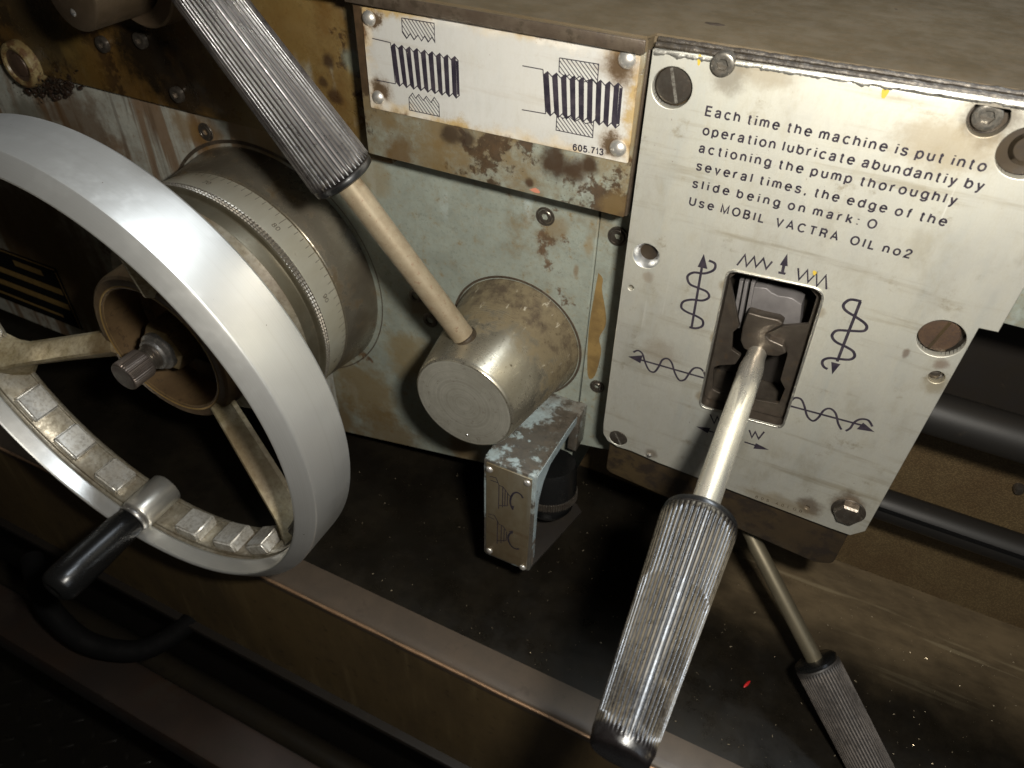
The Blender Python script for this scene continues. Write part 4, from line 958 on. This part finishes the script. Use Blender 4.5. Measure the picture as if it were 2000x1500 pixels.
# ================================================================== DIAL AND HANDWHEEL
W = Vector((-260, 0, -198.3)); ax = (0, -1, 0)
dl = thing('feed_dial', 'steel graduated dial drum with knurled ring behind the handwheel', 'dial', (W.x, AY, W.z-86))
obj('drum', lathe([(86.6, -AY-1), (86.2, -AY+1.5), (82.5, -1.2), (82, -.6), (80.5, -.2)], W, seg=128), drum_steel, dl)
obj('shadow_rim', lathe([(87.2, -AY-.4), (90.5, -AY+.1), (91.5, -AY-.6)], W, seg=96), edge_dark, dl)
obj('graduated_ring', lathe([(80, -.1), (81.3, .25), (81.5, .7), (83.0, 19.2), (83.3, 19.6), (83.3, 20.3)], W, seg=160), dial_steel, dl, sharp=50)
def knr2(r, h, t): 
    return r, 0
bm = bmesh.new(); NK, NR = 420, 6
rings = []
for j in range(NR+1):
    h = 20.3+5.2*j/NR; rg = []
    for i in range(NK):
        t_ = 2*math.pi*(i+.5*(j % 2))/NK; rr = 83.5+(.42 if (i % 2 == 0) else -.42)*(1 if 0 < j < NR else 0)
        rg.append(bm.verts.new((W.x+rr*math.cos(t_), -h, W.z+rr*math.sin(t_))))
    rings.append(rg)
for a_, b_ in zip(rings, rings[1:]):
    for i in range(NK): bm.faces.new((a_[i], a_[(i+1) % NK], b_[(i+1) % NK], b_[i]))
obj('knurled_ring', bm, metal('knurl_steel', (.46, .42, .36), (.36, .32, .26), .3, (.07, .05, .03), .08, .85, 300, .05), dl, sharp=20)
obj('front_flange', lathe([(84.2, 25.4), (84.3, 25.8), (83.6, 26.3), (80.6, 26.6), (80.0, 27.2), (79.0, 35)], W, seg=128), metal('flange_steel', (.20, .18, .13), (.14, .12, .08), .34, (.07, .045, .02), .04, .7, 60, .05), dl, sharp=25)
obj('cast_flange', lathe([(79.1, 35), (79.3, 35.6), (78.6, 36.4), (72, 44), (50, 46)], W, seg=128), wheel_cast, dl, sharp=25)
# graduations and numbers
def cyl(theta, y, r): return Vector((W.x+r*math.cos(theta), y, W.z+r*math.sin(theta)))
bm = bmesh.new()
for k in range(100):
    th = R(53.2-3.6*(k-80)); L_ = 7.0 if k % 5 == 0 else 4.2; hw = .16/81
    f_ = [cyl(th-hw, -.9, 81.62), cyl(th+hw, -.9, 81.62), cyl(th+hw, -.9-L_, 81.62+L_*.081), cyl(th-hw, -.9-L_, 81.62+L_*.081)]
    bm.faces.new([bm.verts.new(p) for p in f_])
obj('graduations', bm, ink_faded, dl, smooth=False)
for k in range(0, 100, 10):
    bm = bmesh.new(); tb = stroke_bm(str(k), 3.3, .42); e = ext(tb); cxm = (e[0]+e[1])/2; th0 = 53.2-3.6*(k-80)
    if k not in (60, 70, 80, 90, 0): tb.free(); bm.free(); continue
    mp = {}
    for v in tb.verts:
        yy = -13.2+v.co.y; r_ = 81.72+(-yy-.7)*.081+v.co.z; mp[v] = bm.verts.new(cyl(R(th0-.6-math.degrees((v.co.x-cxm)/82)), yy, r_))
    for f_ in tb.faces: bm.faces.new([mp[v] for v in f_.verts])
    tb.free(); obj('numeral', bm, ink_faded, dl, smooth=False)

hw_ = thing('handwheel', 'large three-spoke aluminium handwheel with satin rim and black crank handle', 'handwheel', (W.x, -110, W.z-150))
prof = [(140.0, 91.5), (146, 91.2), (148.8, 91.6), (149.8, 93), (150, 96), (150, 123.6), (149.8, 124.4), (149.3, 125.0), (141.6, 130.9), (141.0, 131.1), (140.4, 130.8), (140.0, 129.8), (139.4, 120.5), (139.0, 119.8)]
rim = obj('rim', lathe(prof, W, seg=256), wheel_rim, hw_, sharp=14)
prof = [(139.0, 119.8), (140.6, 118.8), (141.0, 117.4), (140.8, 116.6), (139.4, 116.2), (139.0, 115.6), (138.8, 97.0), (138.6, 95.6), (137.6, 95.2), (137.4, 94.2), (138.0, 92.6), (140.0, 91.5)]
inn = obj('inner_channel', lathe(prof, W, seg=192), wheel_cast, hw_, sharp=40)
# raised cast grip blocks round the inside
brass_nut = metal('brassy_nut', (.42, .32, .18), (.30, .22, .11), .34, (.10, .06, .025), .08, .8, 150, .05)
SPK = [-162, -42, 78]; HND = -102
def block(bm, th0, th1, r_out, r_in, y0, y1):
    n = 4; b_ = bmesh.new(); vs_ = []
    for k in range(n+1):
        th = R(th0+(th1-th0)*k/n); vs_.append([b_.verts.new(cyl(th, yq, rq)) for yq, rq in ((-y0, r_out), (-y1, r_out), (-y1, r_in), (-y0, r_in))])
    for a_, c_ in zip(vs_, vs_[1:]):
        for i in range(4): b_.faces.new((a_[i], a_[(i+1) % 4], c_[(i+1) % 4], c_[i]))
    b_.faces.new(vs_[0][::-1]); b_.faces.new(vs_[-1])
    bmesh.ops.recalc_face_normals(b_, faces=b_.faces)
    bmesh.ops.bevel(b_, geom=[e for e in b_.edges if len(e.link_faces) == 2 and e.calc_face_angle(0) > .6], offset=1.3, segments=3, affect='EDGES')
    me = bpy.data.meshes.new('t'); b_.to_mesh(me); bm.from_mesh(me); bpy.data.meshes.remove(me); b_.free()
for s0 in SPK:
    for j in range(7):
        th = s0+10.0+j*15.6
        if th+8 > s0+120-7: break
        if abs(((th+4-HND+180) % 360)-180) < 9.5: continue
        bm = bmesh.new(); block(bm, th-.6, th+8.2, 140, 131.0, 96.6, 115.6)
        obj('grip_block', bm, wheel_block, inn, sharp=50)
# spokes: tapered ridged ribs
spoke_mat = cast('spoke_oily_aluminium', (.46, .39, .26), (.30, .24, .13), (.10, .06, .022), .16, .45)
def spoke(th):
    bm = bmesh.new(); d = Vector((math.cos(R(th)), 0, math.sin(R(th)))); n = Vector((-d.z, 0, d.x)); rings = []
    for k in range(13):
        f_ = k/12; r_ = 46+f_*92.5; flare = max(0, (f_-.82)/.18)**2
        wv = 9.4-1.6*f_+flare*9; yb = -70-22*f_; yt = -82-28*f_-flare*3; hwid = wv
        c = W+d*r_
        sec = [(-hwid, yb), (-hwid*.99, yb-3.2), (-hwid*.55, (yb+yt)/2-2.6), (-1.0, yt), (1.0, yt), (hwid*.55, (yb+yt)/2-2.6), (hwid*.99, yb-3.2), (hwid, yb), (hwid*.3, yb+2), (-hwid*.3, yb+2)]
        rings.append([bm.verts.new(Vector((c.x, y_, c.z))+n*x_) for x_, y_ in sec])
    for a_, b_ in zip(rings, rings[1:]):
        for i in range(10): bm.faces.new((a_[i], a_[(i+1) % 10], b_[(i+1) % 10], b_[i]))
    bm.faces.new(rings[0][::-1]); bm.faces.new(rings[-1])
    bmesh.ops.bevel(bm, geom=[e for e in bm.edges if len(e.link_faces) == 2 and e.calc_face_angle(0) > .5], offset=.6, segments=2, affect='EDGES')
    obj('spoke', bm, spoke_mat, hw_, sharp=22)
for th in SPK: spoke(th)
prof = [(53.5, 46), (53.2, 62), (52.6, 75), (51.6, 77.8), (50, 79), (45.2, 79.3), (44.0, 79.0), (43.3, 78), (42.2, 58), (41, 52), (38, 49), (32, 48), (10, 48)]
hb = obj('hub', lathe(prof, W, seg=96), wheel_hub, hw_, sharp=24)
q_ = at(415, 715, -50); obj('hub_key', box(q_.x-9, q_.x+9, -56, -47, q_.z-9, q_.z+9, bev=1), dark_void, hb)
obj('recess_ring', lathe([(43.4, 78.2), (45.0, 79.5), (45.6, 79.45), (45.8, 79.2)], W, seg=96), brass, hb)
b = lathe([(0, 78), (13.5, 78), (16.2, 76), (17, 73), (17, 50)], W, seg=6); obj('hub_nut', b, brass_nut, hw_, sharp=20)
obj('washer_ring', lathe([(0, 84.6), (9.6, 84.6), (10.2, 84), (10.4, 82.6), (9.8, 82.2), (11.4, 81.6), (12.4, 80.6), (12.6, 79.4), (12.6, 77.5)], W, seg=48), screw_bright, hw_, sharp=30)
obj('stud', lathe([(0, 92), (7.2, 92), (7.6, 91), (7.0, 90.2), (7.7, 89.4), (7.0, 88.6), (7.8, 87.8), (7.2, 87), (8.4, 86), (8.6, 84)], W, seg=40), screw_steel, hw_)
def knr3(r, h, t): return r*(1+.028*(1 if int(t/(2*math.pi)*80) % 2 else -1)) if 92 < h < 106 else r, 0
obj('thumb_screw', lathe([(6, 90.5), (8.9, 91), (9.3, 92.2), (9.3, 105.8), (8.9, 106.8), (8.2, 107.2), (0, 107.3)], W, seg=160, rfun=knr3), metal('dark_knurled_steel', (.15, .12, .10), (.10, .08, .065), .36, (.05, .035, .025), .02, .7, 200, .06), hw_, sharp=25)
# handle boss and black handle
hc = W+Vector((math.cos(R(HND)), 0, math.sin(R(HND))))*131.0
bm = lathe([(11.6, 93), (12.2, 94), (12.2, 121), (11.8, 122.2), (11, 122.8), (6, 122.9)], hc, seg=48)
obj('handle_boss', bm, metal('boss_aluminium', (.62, .60, .54), (.54, .51, .45), .34, (.30, .24, .15), -.04, .8, 60, .05), hw_)
obj('ferrule', lathe([(6, 122), (10.8, 122.6), (11.2, 123.4), (11.2, 125.4), (10.6, 126.4), (6, 126.6)], hc, seg=48), screw_bright, hw_)
obj('crank_handle', lathe([(9.2, 126), (10.4, 127.5), (11.4, 136), (12.2, 152), (12.8, 170), (12.9, 180), (12.3, 185.5), (11, 188.4), (7.8, 190.4), (5.6, 190.2), (4.2, 189), (0, 188.6)], hc, seg=64), black_plastic, hw_)

# ================================================================== UPPER LEFT DETAILS
HYo = HY; HY = PY
c = at(30, 130, HY-8)
o = thing('oil_cap', 'cream rimmed round cap with rusty brown centre above the handwheel', 'cap', (c.x, HY, c.z-15))
obj('rim', lathe([(15.5, -6), (15.5, 1), (14.6, 3.4), (12.8, 4.4), (11, 4.0), (10.4, 2.6)], (c.x, HY-3, c.z), seg=48), cream, o)
obj('centre_plug', lathe([(10.6, 2.4), (8, 1.6), (7.4, 3.0), (4, 3.8), (0, 4.0)], (c.x, HY-3, c.z), seg=40), screw_rust, o)
c = at(135, -8, -52); c2 = at(150, 10, -52)
o = thing('shaft_boss', 'brown round shaft end with flat side collar at the upper left', 'shaft end', (c.x, HY, c.z-20))
obj('shaft_end', lathe([(0, 76), (14.5, 76), (16, 75), (16.3, 73.5), (16.3, 0)], (c.x, HY, c.z), seg=56), metal('brown_shaft_steel', (.15, .11, .075), (.085, .06, .036), .36, (.08, .05, .025), .02, .7, 50, .03), o)
obj('collar', lathe([(16.2, 40), (24, 40), (25, 39), (25, 2), (25, 0)], (c.x+3, HY, c.z+2), seg=56), metal('brown_collar_steel', (.16, .115, .075), (.12, .08, .045), .4, (.06, .04, .02), .04, .6, 50, .03), o)
c3 = at(142, 25, -52.2); obj('centre_dimple', lathe([(0, .8), (1.2, .6), (1.9, 0)], (c3.x, HY-76, c3.z), seg=16), screw_bright, o)
for px, py in [(197, 88), (271, 80), (343, 186)]:
    cap_screw(hs, p2(px, py, HY-3), 5.0, screw_steel, HY-3.4, h=3)
# wet sludge with swarf under the cap
bm = bmesh.new()
for k in range(150):
    px, py = random.gauss(92, 26), random.gauss(168, 13); q = at(px, py, 20); r_ = random.uniform(.5, 2.2)
    bb = bmesh.new(); bmesh.ops.create_icosphere(bb, subdivisions=1 if r_ < 1.5 else 2, radius=r_)
    for v in bb.verts: v.co = Vector((q.x+v.co.x*1.2, 24+v.co.y*1.0+random.uniform(-.2, .2), q.z+v.co.z*1.1))
    me = bpy.data.meshes.new('t'); bb.to_mesh(me); bm.from_mesh(me); bpy.data.meshes.remove(me); bb.free()
for v in bm.verts: v.co.y += 1.5
o = obj('oil_sludge', bm, oil_m, None)
bm = bmesh.new()
for k in range(130):
    px, py = random.gauss(95, 27), random.gauss(168, 14); q = at(px, py, 20); r_ = random.uniform(.25, 1.1); a_ = random.uniform(0, 6.3)
    d_ = Vector((math.cos(a_), random.uniform(-.6, .2), math.sin(a_)))*r_*random.uniform(1, 2.2); n_ = Vector((-d_.z, random.uniform(-.4, .4), d_.x))*.4; c_ = Vector((q.x, 19.5+random.uniform(-1.6, 1.0), q.z))
    bm.faces.new([bm.verts.new(p) for p in (c_-d_, c_+n_, c_+d_, c_-n_)])
obj('swarf_flakes', bm, swarf_bright, o, smooth=False)['kind'] = 'stuff'
tag(o, 'wet dark oil sludge with glints under the cream cap', 'oil sludge', kind='stuff')

HY = HYo
# name plate half hidden behind the wheel spokes
c0 = at(60, 560, AY-1)
npl = thing('name_plate', 'dark name plate with brass stripes seen between the wheel spokes', 'name plate', (c0.x, AY, -372))
q = [p2(*p, AY-.8) for p in [(-40, 462), (88, 500), (140, 640), (10, 600), (-60, 575)]]
zz0, zz1 = min(p[1] for p in q), max(p[1] for p in q); x1 = q[1][0]+6
obj('plate_sheet', box(x1-130, x1, AY-1.2, AY+.3, -352, -283, bev=.3), black_rubber, npl)
bm = bmesh.new()
for z_, h_, xa, xb in [(-285.2, 1.6, -128, -1), (-297.5, 6.5, -60, -22), (-313.5, 7, -128, -4), (-330.5, 7, -112, -4), (-344, 3, -126, -20)]:
    poly(bm, [(x1+xa, z_), (x1+xb, z_), (x1+xb, z_+h_), (x1+xa, z_+h_)], AY-1.28)
poly(bm, [(x1-1.6, -351), (x1-.2, -351), (x1-.2, -287), (x1-1.6, -287)], AY-1.30)
obj('brass_stripe', bm, brass, npl, smooth=False)

# lower left: bent hose, dark lever, tread plate
pts = [wd(62, 1090, 690), wd(78, 1150, 670), wd(105, 1200, 660), wd(170, 1255, 665), wd(260, 1272, 675), wd(330, 1245, 690), wd(395, 1195, 700)]
o = obj('coolant_hose', tube(smooth_path(pts+[wd(440, 1160, 720), wd(500, 1120, 740)], 6), 9.5, 20), black_rubber, None); tag(o, 'black hose looping below the crank handle', 'hose')
q = atz(60, 1400, -880)
bm = box(q.x-500, q.x+520, q.y-300, q.y+180, -886, -880)
for i in range(34):
    for j in range(16):
        xx, yy = q.x-480+i*29+(14 if j % 2 else 0), q.y-285+j*28; a_ = R(45 if (i+j) % 2 else -45)
        n_ = 8; lo = [bm.verts.new((xx+math.cos(t_)*11*math.cos(a_)-math.sin(t_)*3.2*math.sin(a_), yy+math.cos(t_)*11*math.sin(a_)+math.sin(t_)*3.2*math.cos(a_), -879.9)) for t_ in [2*math.pi*k/n_ for k in range(n_)]]
        tp = bm.verts.new((xx, yy, -876.8))
        for k in range(n_): bm.faces.new((lo[k], lo[(k+1) % n_], tp))
o = obj('tread_plate', bm, tray_black, None, sharp=50); tag(o, 'black raised-pattern tread plate on the floor at lower left', 'tread plate')
q = wd(60, 1235, 730)
o = obj('base_rail', box(-1500, 200, q.y-20, q.y+20, q.z-24, q.z+20, bev=5), metal('rusty_rail', (.022, .009, .0025), (.011, .005, .002), .7, (.02, .012, .006), .1, 0, 12, .05), None); tag(o, 'rust brown rail along the machine foot at lower left', 'rail')

# swarf specks in the tray (uncountable) and one red chip
bm = bmesh.new(); rnd = random.Random(3)
for k in range(1000):
    px, py = rnd.uniform(640, 1990), rnd.uniform(900, 1500); q = atz(px, py, TZ)
    if not (-70 < q.y < 105): continue
    r_ = rnd.choice([.12, .14, .16, .18, .2, .24, .3, .4]); d_ = Vector((rnd.uniform(-1, 1), rnd.uniform(-1, 1), 0)).normalized()*r_*rnd.uniform(1, 2.6); n_ = Vector((-d_.y, d_.x, 0))*.35
    c = Vector((q.x, q.y, TZ+.25)); up = Vector((0, 0, rnd.uniform(.1, .7)))
    vs_ = [bm.verts.new(p) for p in (c-d_, c+n_+up, c+d_+up*.4, c-n_)]
    bm.faces.new(vs_)
o = obj('swarf', bm, swarf_m, None, smooth=False); tag(o, 'scattered tiny bright metal chips on the black tray', 'metal chips', kind='stuff')
q = atz(1458, 1338, TZ); bm = bmesh.new(); bmesh.ops.create_icosphere(bm, subdivisions=2, radius=1)
for v in bm.verts: v.co = Vector((q.x+v.co.x*1.0+v.co.y*1.5, q.y+v.co.y*3.4-v.co.x*.3, TZ+1.2+v.co.z*1.0))
o = obj('plastic_chip', bm, red_chip, None); tag(o, 'tiny red chip lying on the black tray', 'chip')
print('objects', len(bpy.data.objects))
